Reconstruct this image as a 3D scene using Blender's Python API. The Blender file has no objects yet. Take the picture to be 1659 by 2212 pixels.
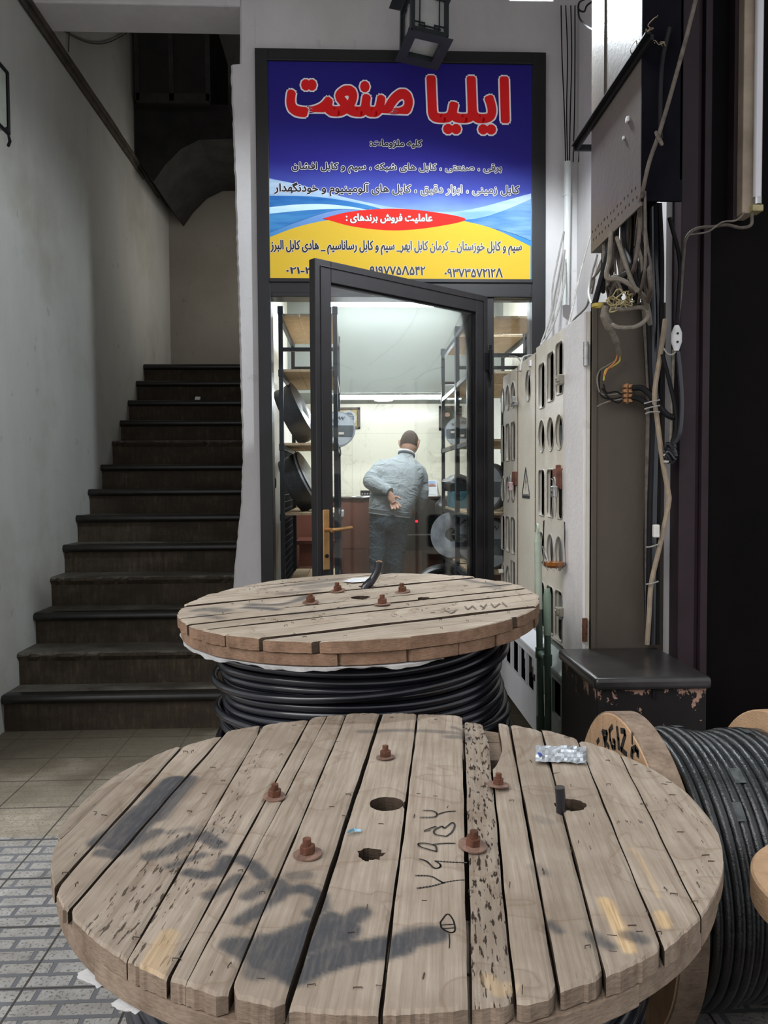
import bpy, bmesh, math, random
from mathutils import Vector, Matrix
random.seed(7)
PI = math.pi
S = bpy.context.scene
COL = S.collection

# ------------------------------------------------------------------ camera
IMW, IMH, FPX, CAMH = 1659., 2212., 1690., 1.32
_yaw, _pit, _rol = math.radians(2.29), math.radians(-2.27), math.radians(0.35)
FWD = Vector((math.sin(_yaw)*math.cos(_pit), math.cos(_yaw)*math.cos(_pit), math.sin(_pit)))
_r0 = Vector((math.cos(_yaw), -math.sin(_yaw), 0)); _u0 = _r0.cross(FWD)
RGT = _r0*math.cos(_rol) - _u0*math.sin(_rol)
UPV = _u0*math.cos(_rol) + _r0*math.sin(_rol)
CAM = Vector((0, 0, CAMH))
cd = bpy.data.cameras.new('camera'); cam = bpy.data.objects.new('camera', cd); COL.objects.link(cam)
cd.sensor_fit = 'VERTICAL'; cd.sensor_height = 32.0; cd.lens = 32.0*FPX/IMH
cd.clip_start = .05
cam.matrix_world = Matrix(((RGT.x, UPV.x, -FWD.x, 0), (RGT.y, UPV.y, -FWD.y, 0), (RGT.z, UPV.z, -FWD.z, CAMH), (0, 0, 0, 1)))
S.camera = cam

# ------------------------------------------------------------------ world, lights, exposure
S.view_settings.view_transform = 'Standard'; S.view_settings.look = 'None'
S.view_settings.gamma = 1.0; S.view_settings.exposure = 0.17; S.view_settings.use_curve_mapping = False
W = bpy.data.worlds.new('world'); S.world = W; W.use_nodes = True
bg = W.node_tree.nodes['Background']; bg.inputs[0].default_value = (.93, .95, 1.0, 1); bg.inputs[1].default_value = .74

def light(name, kind, loc, energy, color=(1, 1, 1), **kw):
    l = bpy.data.lights.new(name, kind); l.energy = energy; l.color = color
    o = bpy.data.objects.new(name, l); COL.objects.link(o); o.location = loc
    for k, v in kw.items(): setattr(l, k, v)
    return o
def aim(o, target):
    d = Vector(target) - o.location
    o.rotation_euler = d.to_track_quat('-Z', 'Y').to_euler()
stairlight = light('unseen_landing_fill', 'AREA', (-.72, 7.25, 3.3), 5.5, (1, .95, .87), shape='RECTANGLE', size=1.1, size_y=1.2); stairlight.rotation_euler = (0, math.radians(90), 0)  # unseen area light added on the landing to brighten the stairwell walls
sun = light('daylight', 'SUN', (-4.5, -3.2, 4.2), 1.75, (1.0, .98, .96), angle=math.radians(42)); aim(sun, (0, 0, 0))

# ------------------------------------------------------------------ pixel rays, used to place things at a known distance
def _ray(px, py): return FWD + RGT*((px-IMW/2)/FPX) - UPV*((py-IMH/2)/FPX)
def AY(px, py, Y):
    d = _ray(px, py); return CAM + d*(Y/d.y)
def AX(px, py, X):
    d = _ray(px, py); return CAM + d*(X/d.x)
def AZ(px, py, z):
    d = _ray(px, py); return CAM + d*((z-CAMH)/d.z)

# ------------------------------------------------------------------ mesh helpers
WM = {}
class MB:
    def __init__(s): s.v = []; s.f = []; s.m = []; s.uv = None; s.col = None
    def add(s, vs, fs, mi=0):
        b = len(s.v); s.v += [Vector(v) for v in vs]
        for f in fs: s.f.append([b+i for i in f]); s.m.append(mi)
        return s
    def box(s, c, d, R=None, mi=0):
        c = Vector(c); vs = []
        for z in (-.5, .5):
            for y in (-.5, .5):
                for x in (-.5, .5):
                    p = Vector((x*d[0], y*d[1], z*d[2]))
                    vs.append(c + (R @ p if R else p))
        return s.add(vs, [(0, 2, 3, 1), (4, 5, 7, 6), (0, 1, 5, 4), (2, 6, 7, 3), (0, 4, 6, 2), (1, 3, 7, 5)], mi)
    def bb(s, a, b, mi=0):
        return s.box([(a[i]+b[i])/2 for i in range(3)], [abs(b[i]-a[i]) for i in range(3)], None, mi)
    def tube(s, pts, r, n=8, cap=True, mi=0, closed=False):
        pts = [Vector(p) for p in pts]; N = len(pts)
        rr = r if isinstance(r, (list, tuple)) else [r]*N
        T = []
        for i in range(N):
            a = pts[(i-1) % N] if (closed or i > 0) else pts[i]
            b = pts[(i+1) % N] if (closed or i < N-1) else pts[i]
            t = (b-a); T.append(t.normalized() if t.length > 1e-9 else Vector((0, 0, 1)))
        x = T[0].orthogonal().normalized(); vs = []
        for i in range(N):
            x = (x - T[i]*x.dot(T[i]))
            x = x.normalized() if x.length > 1e-6 else T[i].orthogonal().normalized()
            y = T[i].cross(x)
            for k in range(n):
                a = 2*PI*k/n; vs.append(pts[i] + (x*math.cos(a)+y*math.sin(a))*rr[i])
        fs = []
        for i in range(N if closed else N-1):
            j = (i+1) % N
            for k in range(n): fs.append((i*n+k, i*n+(k+1) % n, j*n+(k+1) % n, j*n+k))
        if cap and not closed:
            fs.append(list(range(n))[::-1]); fs.append([(N-1)*n+k for k in range(n)])
        return s.add(vs, fs, mi)
    def lathe(s, prof, c=(0, 0, 0), R=None, n=32, mi=0):
        c = Vector(c); vs = []; P = len(prof)
        for k in range(n):
            a = 2*PI*k/n
            for r, z in prof:
                p = Vector((r*math.cos(a), r*math.sin(a), z)); vs.append(c + (R @ p if R else p))
        fs = []
        for k in range(n):
            j = (k+1) % n
            for i in range(P-1): fs.append((k*P+i, j*P+i, j*P+i+1, k*P+i+1))
        return s.add(vs, fs, mi)
    def cyl(s, a, b, r, n=16, mi=0): return s.tube([a, b], r, n, True, mi)
    def prism(s, poly, o, ax, ay, h, mi=0):
        o, ax, ay = Vector(o), Vector(ax), Vector(ay); nrm = ax.cross(ay).normalized()*h; n = len(poly)
        vs = [o+ax*x+ay*y for x, y in poly] + [o+ax*x+ay*y+nrm for x, y in poly]
        fs = [list(range(n))[::-1], list(range(n, 2*n))] + [(i, (i+1) % n, n+(i+1) % n, n+i) for i in range(n)]
        return s.add(vs, fs, mi)
    def mesh(s, me, M=None, mi=0):
        return s.add([(M @ v.co if M else v.co.copy()) for v in me.vertices], [list(p.vertices) for p in me.polygons], mi)

def tag(o, label, cat, group=None, kind=None):
    o['label'] = label; o['category'] = cat
    if group: o['group'] = group
    if kind: o['kind'] = kind
    return o
def thing(name, label, cat, loc=(0, 0, 0), rot=(0, 0, 0), group=None):
    o = bpy.data.objects.new(name, None); COL.objects.link(o)
    o.location = loc; o.rotation_euler = rot; o.empty_display_size = .05
    from mathutils import Euler
    WM[o.name] = Matrix.Translation(Vector(loc)) @ Euler(rot).to_matrix().to_4x4()
    return tag(o, label, cat, group)
def obj(name, mb, mat, parent=None, smooth=False, bevel=0, seg=2, local=False, ang=35, fix=True):
    me = bpy.data.meshes.new(name)
    vs = mb.v
    if parent:
        M = WM[parent.name]
        if not local:
            Mi = M.inverted(); vs = [Mi @ v for v in vs]
    me.from_pydata([tuple(v) for v in vs], [], mb.f)
    mats = mat if isinstance(mat, (list, tuple)) else [mat]
    for m in mats: me.materials.append(m)
    for p, mi in zip(me.polygons, mb.m): p.material_index = mi
    if mb.uv:
        uvl = me.uv_layers.new(name='UVMap')
        for l in me.loops: uvl.data[l.index].uv = mb.uv[l.vertex_index]
    if mb.col:
        ca = me.color_attributes.new('paint', 'FLOAT_COLOR', 'POINT')
        for i, c in enumerate(mb.col): ca.data[i].color = c
    if fix:
        bm = bmesh.new(); bm.from_mesh(me); bmesh.ops.recalc_face_normals(bm, faces=bm.faces); bm.to_mesh(me); bm.free()
    if smooth:
        me.polygons.foreach_set('use_smooth', [True]*len(me.polygons)); me.set_sharp_from_angle(angle=math.radians(ang))
    me.update()
    o = bpy.data.objects.new(name, me); COL.objects.link(o)
    if parent: o.parent = parent; WM[o.name] = WM[parent.name]
    else: WM[o.name] = Matrix.Identity(4)
    if bevel:
        b = o.modifiers.new('bevel', 'BEVEL'); b.width = bevel; b.segments = seg; b.limit_method = 'ANGLE'; b.angle_limit = math.radians(40)
        if smooth: b.harden_normals = False
    return o
def struct(name, mb, mat, parent=None, **k):
    o = obj(name, mb, mat, parent, **k)
    if not parent: o['kind'] = 'structure'
    return o
def centre(o):
    """move a single-mesh thing's origin to its base centre"""
    me = o.data
    xs = [v.co for v in me.vertices]
    c = Vector(((min(v.x for v in xs)+max(v.x for v in xs))/2, (min(v.y for v in xs)+max(v.y for v in xs))/2, min(v.z for v in xs)))
    me.transform(Matrix.Translation(-c)); o.location = c; WM[o.name] = Matrix.Translation(c)
    return o
def single(name, mb, mat, label, cat, group=None, **k):
    o = centre(obj(name, mb, mat, None, **k)); return tag(o, label, cat, group)
def copy_thing(src, loc=None, rot=None):
    r = src.copy(); COL.objects.link(r)
    if loc is not None: r.location = loc
    if rot is not None: r.rotation_euler = rot
    from mathutils import Euler
    WM[r.name] = Matrix.Translation(Vector(r.location)) @ Euler(r.rotation_euler).to_matrix().to_4x4()
    for ch in list(src.children):
        c = ch.copy(); COL.objects.link(c); c.parent = r; WM[c.name] = WM[r.name]
        for g in ch.children:
            d = g.copy(); COL.objects.link(d); d.parent = c; WM[d.name] = WM[r.name]
    return r

def spline(pts, n=8):
    pts = [Vector(p) for p in pts]; out = []
    P = [pts[0]*2-pts[1]] + pts + [pts[-1]*2-pts[-2]]
    for i in range(1, len(P)-2):
        a, b, c, d = P[i-1], P[i], P[i+1], P[i+2]
        for k in range(n):
            t = k/n
            out.append(.5*((2*b)+(c-a)*t+(2*a-5*b+4*c-d)*t*t+(3*b-a-3*c+d)*t**3))
    out.append(pts[-1]); return out
def curve_mesh(splines, extrude=0.0):
    """filled flat plate with holes from closed 2D polygons"""
    c = bpy.data.curves.new('tmp', 'CURVE'); c.dimensions = '2D'; c.fill_mode = 'BOTH'; c.extrude = extrude
    for sp in splines:
        s = c.splines.new('POLY'); s.points.add(len(sp)-1); s.use_cyclic_u = True
        for i, p in enumerate(sp): s.points[i].co = (p[0], p[1], 0, 1)
    o = bpy.data.objects.new('tmp', c); me = bpy.data.meshes.new_from_object(o)
    bpy.data.objects.remove(o); bpy.data.curves.remove(c); return me
def rrect(cx, cy, w, h, r, n=5):
    out = []
    for qx, qy, a0 in ((1, 1, 0), (-1, 1, 90), (-1, -1, 180), (1, -1, 270)):
        for k in range(n+1):
            a = math.radians(a0+90*k/n); out.append((cx+qx*(w/2-r)+r*math.cos(a), cy+qy*(h/2-r)+r*math.sin(a)))
    return out
def ell(cx, cy, w, h, n=24): return [(cx+w/2*math.cos(2*PI*k/n), cy+h/2*math.sin(2*PI*k/n)) for k in range(n)]
def skin(verts, edges, radii, root=0, sub=1, flat=None):
    me = bpy.data.meshes.new('tmp'); me.from_pydata([tuple(v) for v in verts], edges, [])
    o = bpy.data.objects.new('tmp', me); COL.objects.link(o)
    o.modifiers.new('s', 'SKIN')
    for i, sv in enumerate(me.skin_vertices[0].data):
        r = radii[i]; sv.radius = r if isinstance(r, (tuple, list)) else (r, r); sv.use_root = (i == root)
    o.modifiers['s'].use_smooth_shade = True
    m = o.modifiers.new('d', 'SUBSURF'); m.levels = sub; m.render_levels = sub
    bpy.context.view_layer.update()
    dg = bpy.context.evaluated_depsgraph_get()
    r = bpy.data.meshes.new_from_object(o.evaluated_get(dg))
    bpy.data.objects.remove(o); return r

# ------------------------------------------------------------------ materials
def srgb(r, g, b):
    f = lambda c: (c/255/12.92) if c/255 <= .04045 else ((c/255+.055)/1.055)**2.4
    return (f(r), f(g), f(b), 1)
class NT:
    def __init__(s, name):
        s.m = bpy.data.materials.new(name); s.m.use_nodes = True; s.t = s.m.node_tree
        s.b = s.t.nodes['Principled BSDF']; s.out = s.t.nodes['Material Output']
    def n(s, ty, **k):
        nd = s.t.nodes.new(ty)
        for a, v in k.items(): setattr(nd, a, v)
        return nd
    def l(s, a, b): s.t.links.new(a, b)
    def noise(s, vec, scale, detail=4, rough=.6, dist=0):
        nd = s.n('ShaderNodeTexNoise'); nd.inputs['Scale'].default_value = scale; nd.inputs['Detail'].default_value = detail
        nd.inputs['Roughness'].default_value = rough; nd.inputs['Distortion'].default_value = dist
        if vec: s.l(vec, nd.inputs['Vector'])
        return nd.outputs[0]
    def ramp(s, fac, stops, interp='LINEAR'):
        nd = s.n('ShaderNodeValToRGB'); nd.color_ramp.interpolation = interp; e = nd.color_ramp.elements
        while len(e) < len(stops): e.new(.5)
        for x, (p, c) in zip(e, stops):
            x.position = p; x.color = c if isinstance(c, tuple) else (c, c, c, 1)
        s.l(fac, nd.inputs[0]); return nd.outputs[0]
    def mix(s, fac, a, b, mode='MIX'):
        nd = s.n('ShaderNodeMixRGB', blend_type=mode)
        for i, x in zip((0, 1, 2), (fac, a, b)):
            if hasattr(x, 'node'): s.l(x, nd.inputs[i])
            else: nd.inputs[i].default_value = x
        return nd.outputs[0]
    def math(s, op, a, b=0.0):
        nd = s.n('ShaderNodeMath', operation=op)
        for i, x in zip((0, 1), (a, b)):
            if hasattr(x, 'node'): s.l(x, nd.inputs[i])
            else: nd.inputs[i].default_value = x
        return nd.outputs[0]
    def coord(s, scale=(1, 1, 1), which='Object', rot=(0, 0, 0)):
        tc = s.n('ShaderNodeTexCoord'); mp = s.n('ShaderNodeMapping')
        mp.inputs['Scale'].default_value = scale; mp.inputs['Rotation'].default_value = rot
        s.l(tc.outputs[which], mp.inputs[0]); return mp.outputs[0]
    def bump(s, h, strength=.3, dist=.01):
        nd = s.n('ShaderNodeBump'); nd.inputs['Strength'].default_value = strength; nd.inputs['Distance'].default_value = dist
        s.l(h, nd.inputs['Height']); s.l(nd.outputs[0], s.b.inputs['Normal'])
    def fin(s, col=None, rough=.6, metal=0, spec=.5):
        if col is not None:
            if hasattr(col, 'node'): s.l(col, s.b.inputs['Base Color'])
            else: s.b.inputs['Base Color'].default_value = col
        if hasattr(rough, 'node'): s.l(rough, s.b.inputs['Roughness'])
        else: s.b.inputs['Roughness'].default_value = rough
        s.b.inputs['Metallic'].default_value = metal; s.b.inputs['Specular IOR Level'].default_value = spec
        return s.m
def plain(name, c, rough=.6, metal=0, var=.25, scale=12, bump=.1, spec=.4, stretch=(1, 1, 1)):
    t = NT(name); v = t.coord(stretch); n = t.noise(v, scale)
    d = tuple(x*(1-var) for x in c[:3])+(1,); u = tuple(min(1, x*(1+var*.5)) for x in c[:3])+(1,)
    col = t.ramp(n, [(.3, d), (.7, u)])
    if bump: t.bump(t.noise(v, scale*6), bump, .003)
    return t.fin(col, rough, metal, spec)
def plaster(name, c, stain, amt=.5, scale=1.2, grime=None, rough=.9):
    t = NT(name); v = t.coord(); vs = t.coord((1, 1, .35))
    n1 = t.noise(v, scale, 6, .62); n2 = t.noise(vs, scale*4, 5, .7); n3 = t.noise(v, 40, 3)
    lo = tuple(a*.88 for a in c[:3])+(1,)
    col = t.ramp(n2, [(.3, lo), (.7, c)])
    msk = t.ramp(n1, [(.5, 0.), (.72, 1.)])
    col = t.mix(t.math('MULTIPLY', msk, amt), col, stain)
    sp = t.ramp(t.noise(v, 9, 2, .5), [(.715, 0.), (.735, 1.)])
    col = t.mix(t.math('MULTIPLY', sp, .35*amt), col, tuple(x*.4 for x in stain[:3])+(1,))
    t.bump(t.mix(.5, n2, n3), .25, .01)
    return t.fin(col, rough, 0, .2)
def emit(name, c, st):
    t = NT(name); t.b.inputs['Base Color'].default_value = c
    t.b.inputs['Emission Color'].default_value = c; t.b.inputs['Emission Strength'].default_value = st
    return t.m
def clear(name, tint=(1, 1, 1, 1), refl=.08, rough=.03, ior=1.35):
    t = NT(name); t.t.nodes.remove(t.b)
    tr = t.n('ShaderNodeBsdfTransparent'); tr.inputs[0].default_value = tint
    gl = t.n('ShaderNodeBsdfGlossy'); gl.inputs['Roughness'].default_value = rough
    fr = t.n('ShaderNodeFresnel'); fr.inputs[0].default_value = 1.35
    mx = t.n('ShaderNodeMixShader'); fr.inputs[0].default_value = ior; add = t.math('ADD', fr.outputs[0], refl-.02)
    t.l(add, mx.inputs[0]); t.l(tr.outputs[0], mx.inputs[1]); t.l(gl.outputs[0], mx.inputs[2]); t.l(mx.outputs[0], t.out.inputs[0])
    return t.m

def wood_top(name, base, dark, pale, pit=.5):
    """weathered drum boards: UV runs along (u) and across (v) each plank; paint attribute r = black spray, g = pits, b = fresh wood, a = plank tone"""
    t = NT(name)
    tc = t.n('ShaderNodeTexCoord'); at = t.n('ShaderNodeAttribute', attribute_name='paint')
    sep = t.n('ShaderNodeSeparateColor'); t.l(at.outputs['Color'], sep.inputs[0])
    def uvm(sx, sy):
        mp = t.n('ShaderNodeMapping'); mp.inputs['Scale'].default_value = (sx, sy, 1); t.l(tc.outputs['UV'], mp.inputs[0]); return mp.outputs[0]
    ob = tc.outputs['Object']
    g1 = t.noise(uvm(2.2, 45), 1.6, 6, .65, .3); g2 = t.noise(uvm(8, 220), 1.0, 4, .6); big = t.noise(ob, 5, 4)
    col = t.ramp(g1, [(.28, dark), (.52, base), (.78, pale)])
    col = t.mix(.30, col, t.ramp(g2, [(.3, dark), (.7, pale)]))
    col = t.mix(t.math('MULTIPLY', t.ramp(big, [(.35, 1.), (.60, 0.)]), .55), col, dark)
    col = t.mix(1, col, t.ramp(at.outputs['Alpha'], [(0, .70), (1, 1.12)]), 'MULTIPLY')
    # water rings
    w = t.noise(ob, 3.3, 3, .55, .5)
    ring = t.ramp(w, [(.485, 0.), (.5, 1.), (.503, .35), (.56, 0.)])
    col = t.mix(t.math('MULTIPLY', ring, .42), col, (.16, .10, .06, 1))
    # pits and short splits
    p = t.noise(uvm(30, 150), 1.0, 3, .55); pm = t.ramp(t.math('ADD', p, t.math('MULTIPLY', sep.outputs[1], .10)), [(.66, 0.), (.70, 1.)])
    pmk = t.math('MULTIPLY', pm, t.math('ADD', t.math('MULTIPLY', sep.outputs[1], 1.0), .10*pit))
    col = t.mix(pmk, col, (.035, .022, .014, 1))
    # fresh splintered wood, then spray paint
    col = t.mix(sep.outputs[2], col, t.ramp(g2, [(.3, (.42, .27, .13, 1)), (.7, (.68, .50, .30, 1))]))
    pn = t.math('MULTIPLY', sep.outputs[0], t.ramp(t.noise(uvm(20, 120), 1.0, 3), [(.25, .78), (.55, 1.)]))
    col = t.mix(t.math('MULTIPLY', pn, .93), col, (.052, .057, .066, 1))
    h = t.math('SUBTRACT', t.math('ADD', t.math('MULTIPLY', g1, .6), t.math('MULTIPLY', g2, .4)), t.math('MULTIPLY', pmk, 1.2))
    t.bump(h, .55, .004)
    return t.fin(col, .85, 0, .2)
def wood_end(name, c, d):
    t = NT(name); v = t.coord(); n = t.noise(v, 14, 6, .7); n2 = t.noise(t.coord((1, 1, 4)), 60, 3)
    col = t.ramp(n, [(.3, d), (.65, c)]); col = t.mix(.3, col, t.ramp(n2, [(.3, d), (.7, c)]))
    t.bump(t.mix(.5, n, n2), .6, .006); return t.fin(col, .9, 0, .15)

M_wood1 = wood_top('weathered_drum_wood', (.40, .332, .262, 1), (.225, .172, .125, 1), (.51, .432, .352, 1))
M_wood2 = wood_top('aged_drum_wood', (.45, .378, .30, 1), (.30, .238, .175, 1), (.58, .50, .41, 1), .3)
M_end1 = wood_end('weathered_end_grain', (.33, .25, .185, 1), (.12, .085, .06, 1))
M_end2 = wood_end('reddish_end_grain', (.33, .21, .14, 1), (.12, .07, .045, 1))
M_fresh = wood_end('fresh_drum_wood', (.62, .40, .24, 1), (.46, .29, .16, 1))
M_rust = plain('rusty_steel', (.16, .066, .038, 1), .75, .3, .5, 60, .4)
M_washer = plain('pale_rusty_washer', (.25, .15, .11, 1), .7, .2, .4, 40, .2)
M_cable = plain('black_cable_sheath', (.010, .011, .016, 1), .23, 0, .3, 20, .04, .7)
M_film = plain('black_stretch_film', (.020, .023, .024, 1), .28, 0, .6, 25, .5, .7)
M_steel = plain('worn_steel', (.45, .45, .44, 1), .4, .8, .3, 30, .1)
M_darkhole = plain('dark_cavity', (.012, .010, .009, 1), .9)
M_paintblk = plain('black_marker_paint', (.035, .036, .04, 1), .8, 0, .3, 60, 0)
M_plastic_white = plain('white_plastic_sheet', (.72, .72, .72, 1), .5, 0, .15, 20, .3)
M_alu = plain('dark_painted_aluminium', (.011, .010, .011, 1), .42, 0, .25, 8, .05, .5)
M_alu2 = plain('dark_grey_door_profile', (.018, .016, .018, 1), .4, 0, .2, 8, .05, .5)
M_brass = plain('worn_brass', (.62, .36, .16, 1), .35, .85, .2, 20, .1)
M_glass = clear('window_glass', (.97, .98, .98, 1), .035)
M_petglass = clear('clear_bottle_plastic', (.97, .97, .97, 1), .06, .08, 1.14)
M_cab = plaster('cream_cabinet_paint', (.80, .745, .63, 1), (.44, .33, .21, 1), .45, 2.5, rough=.38)
M_cab2 = plaster('pale_grey_cabinet_paint', (.76, .73, .72, 1), (.50, .44, .38, 1), .25, 2.0, rough=.5)
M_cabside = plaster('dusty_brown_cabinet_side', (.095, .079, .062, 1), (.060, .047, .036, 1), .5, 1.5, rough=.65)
M_lowcab = plaster('white_low_cabinet_paint', (.63, .64, .67, 1), (.40, .36, .32, 1), .25, 2.0, rough=.5)
M_lowcab2 = plaster('greenish_grey_cabinet_paint', (.27, .30, .275, 1), (.15, .15, .12, 1), .4, 2.0, rough=.55)
M_meter = plain('pale_meter_glass', (.42, .47, .47, 1), .2, 0, .2, 8, 0, .6)
M_label = plain('paper_label', (.7, .68, .62, 1), .7, 0, .1, 40, 0)
M_green = plain('green_painted_tube', (.050, .082, .058, 1), .45, 0, .3, 15, .1)
M_mint = plain('faded_mint_tube', (.40, .46, .37, 1), .5, 0, .15, 15, .05)
M_duct = plaster('dusty_metal_duct', (.135, .118, .100, 1), (.085, .070, .058, 1), .5, 1.6, rough=.45)
M_ductdark = plain('grimy_dark_metal', (.0085, .008, .0095, 1), .6, 0, .4, 6, .1, .2)
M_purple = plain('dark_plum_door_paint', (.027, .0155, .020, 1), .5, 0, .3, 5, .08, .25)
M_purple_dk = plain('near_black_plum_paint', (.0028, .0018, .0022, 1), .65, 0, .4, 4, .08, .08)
M_white_pipe = plain('white_plastic_pipe', (.68, .70, .68, 1), .45, 0, .1, 8, .02)
M_graycab = plain('dusty_grey_cable', (.20, .175, .14, 1), .7, 0, .4, 40, .3)
M_browncab = plain('dusty_brown_cable', (.115, .092, .075, 1), .7, 0, .45, 40, .3)
M_tancab = plain('tan_cable', (.30, .235, .165, 1), .6, 0, .25, 30, .2)
M_whitecab = plain('white_cable', (.33, .315, .285, 1), .6, 0, .3, 30, .1)
M_copper = plain('corroded_brass_terminal', (.40, .20, .09, 1), .5, .3, .5, 80, .3)

# ------------------------------------------------------------------ the setting
M_wl = plaster('stained_left_plaster', (.49, .495, .465, 1), (.25, .22, .165, 1), .65, .75)
M_wf = plaster('grey_white_facade_plaster', (.66, .635, .63, 1), (.50, .45, .43, 1), .35, 1.0)
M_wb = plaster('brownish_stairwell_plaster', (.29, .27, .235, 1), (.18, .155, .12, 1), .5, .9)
M_ceil = plaster('dusty_ceiling_plaster', (.72, .71, .69, 1), (.5, .48, .44, 1), .4, .8)
M_shopwall = plain('warm_white_shop_wall', (.78, .77, .70, 1), .5, 0, .05, 2, 0)

def tiles():
    t = NT('patterned_concrete_tile'); tc = t.n('ShaderNodeTexCoord'); ob = tc.outputs['Object']
    br = t.n('ShaderNodeTexBrick'); t.l(ob, br.inputs[0]); br.offset = .5
    for k, v in (('Scale', 1), ('Mortar Size', .0075), ('Mortar Smooth', .15), ('Brick Width', .15), ('Row Height', .058)): br.inputs[k].default_value = v
    bj = t.n('ShaderNodeTexBrick'); t.l(ob, bj.inputs[0]); bj.offset = 0
    for k, v in (('Scale', 1), ('Mortar Size', .0035), ('Mortar Smooth', .1), ('Brick Width', .29), ('Row Height', .29)): bj.inputs[k].default_value = v
    spx = t.n('ShaderNodeSeparateXYZ'); t.l(ob, spx.inputs[0])
    near = t.ramp(t.math('SUBTRACT', 2.93, spx.outputs[1]), [(0, 0.), (.012, 1.)])       # the coarser relief laid nearer the street
    n1 = t.noise(ob, 2.2, 5, .6); sp = t.noise(ob, 120, 2, .5); n2 = t.noise(ob, 14, 5, .65)
    ycol = t.ramp(n2, [(.3, (.29, .255, .195, 1)), (.7, (.47, .42, .34, 1))]); gcol = t.ramp(n2, [(.3, (.30, .295, .28, 1)), (.7, (.49, .48, .46, 1))])
    col = t.mix(near, ycol, gcol)
    col = t.mix(t.math('MULTIPLY', t.ramp(sp, [(.57, 0.), (.63, 1.)]), .7), col, (.10, .09, .08, 1))
    col = t.mix(t.math('MULTIPLY', t.ramp(n1, [(.42, 0.), (.72, 1.)]), .55), col, (.17, .14, .10, 1))
    gro = t.math('MULTIPLY', br.outputs['Fac'], t.math('ADD', .35, t.math('MULTIPLY', near, .65)))
    col = t.mix(gro, col, t.mix(near, (.25, .21, .15, 1), (.165, .17, .18, 1)))
    col = t.mix(bj.outputs['Fac'], col, (.07, .062, .055, 1))
    dirt_shade = t.math('ADD', spx.outputs[1], t.math('MULTIPLY', t.math('SUBTRACT', t.noise(ob, 3.5, 5, .65), .5), 1.3))
    col = t.mix(t.math('MULTIPLY', t.ramp(t.math('DIVIDE', dirt_shade, 5.0), [(.585, 0.), (.74, 1.)]), .86), col, (.062, .050, .032, 1))    # dirt and painted shade towards the foot of the stairs
    t.bump(t.math('ADD', t.math('MULTIPLY', t.math('ADD', gro, bj.outputs['Fac']), -1), t.math('MULTIPLY', n2, .15)), .8, .006)
    return t.fin(col, .7, 0, .3)
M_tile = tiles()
fl = MB()
nx, ny = 24, 40
fl.add([(-6+12*i/nx, -4+9.0*j/ny, 0) for j in range(ny+1) for i in range(nx+1)], [(j*(nx+1)+i, j*(nx+1)+i+1, (j+1)*(nx+1)+i+1, (j+1)*(nx+1)+i) for j in range(ny) for i in range(nx)])
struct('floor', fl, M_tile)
# left wall of the stairwell, back wall, partition, ceiling
lw = MB(); lw.bb((-2.06, 3.55, 0), (-1.86, 8.4, 6.6)); struct('wall_left', lw, M_wl)
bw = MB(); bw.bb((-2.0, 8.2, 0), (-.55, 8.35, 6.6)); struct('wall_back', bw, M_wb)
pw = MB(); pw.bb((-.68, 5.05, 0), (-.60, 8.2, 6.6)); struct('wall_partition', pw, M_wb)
# the facade: pier beside the stairs, wall over the sign, strip right of the frame, beam over the stairs
def pier():
    m = MB(); lefts = [(0, -.735), (.4, -.73), (.8, -.715), (1.0, -.69), (1.2, -.668), (1.45, -.655), (2.0, -.662), (2.6, -.672), (3.2, -.682), (3.74, -.694), (3.755, -.69), (3.76, -.640), (4.2, -.632), (6.0, -.63)]
    rights = [(0, -.500), (.9, -.505), (1.05, -.52), (1.15, -.548), (6.0, -.548)]
    def itp(tab, z):
        for (z0, x0), (z1, x1) in zip(tab, tab[1:]):
            if z0 <= z <= z1: return x0+(x1-x0)*(z-z0)/(z1-z0)
        return tab[-1][1]
    zs = [i*.03 for i in range(125)] + [3.755, 3.76] + [3.8+i*.1 for i in range(23)]
    rnd = random.Random(3); vs = []; 
    for z in zs:
        jl = rnd.uniform(-.003, .003); jr = rnd.uniform(-.003, .003)
        a, b = itp(lefts, z)+jl, itp(rights, z)+jr
        vs += [(a+.012, 4.7, z), (b, 4.7, z), (b, 5.1, z), (a+.012, 5.1, z), (a, 4.715, z)]
    fs = []
    for i in range(len(zs)-1):
        for k, q in ((0, 1), (1, 2), (2, 3), (3, 4), (4, 0)): fs.append((i*5+k, i*5+q, (i+1)*5+q, (i+1)*5+k))
    m.add(vs, fs); return m
struct('wall_pier', pier(), M_wf, smooth=True)
fw = MB(); fw.bb((-.548, 4.7, 3.835), (1.5, 4.95, 6.0)); fw.bb((1.16, 4.7, 0), (1.5, 4.95, 3.835)); struct('wall_front', fw, M_wf)
bm_ = MB(); bm_.bb((-1.86, 4.7, 4.09), (-.63, 5.0, 5.5)); struct('trim_2', bm_, M_wf, bevel=.01)
ce = MB(); ce.bb((-4, 1.0, 4.23), (4, 4.70, 4.4)); struct('ceiling', ce, M_ceil)
cs = MB(); cs.bb((-2.0, 4.9, 6.25), (-.6, 8.3, 6.35)); struct('ceiling_stairwell', cs, M_ceil)
# right side: wall behind the cabinets, pier end, side
rw = MB(); rw.bb((1.355, 3.02, 0), (1.5, 4.70, 4.23)); struct('wall_right', rw, M_wf)
rw2 = MB(); rw2.bb((1.20, 2.97, 0), (1.36, 3.03, 4.23)); struct('wall_right_end', rw2, M_wf)
rw3 = MB(); rw3.bb((1.30, 2.93, 0), (3.4, 3.1, 4.23)); struct('wall_right_street', rw3, M_purple_dk)

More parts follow.
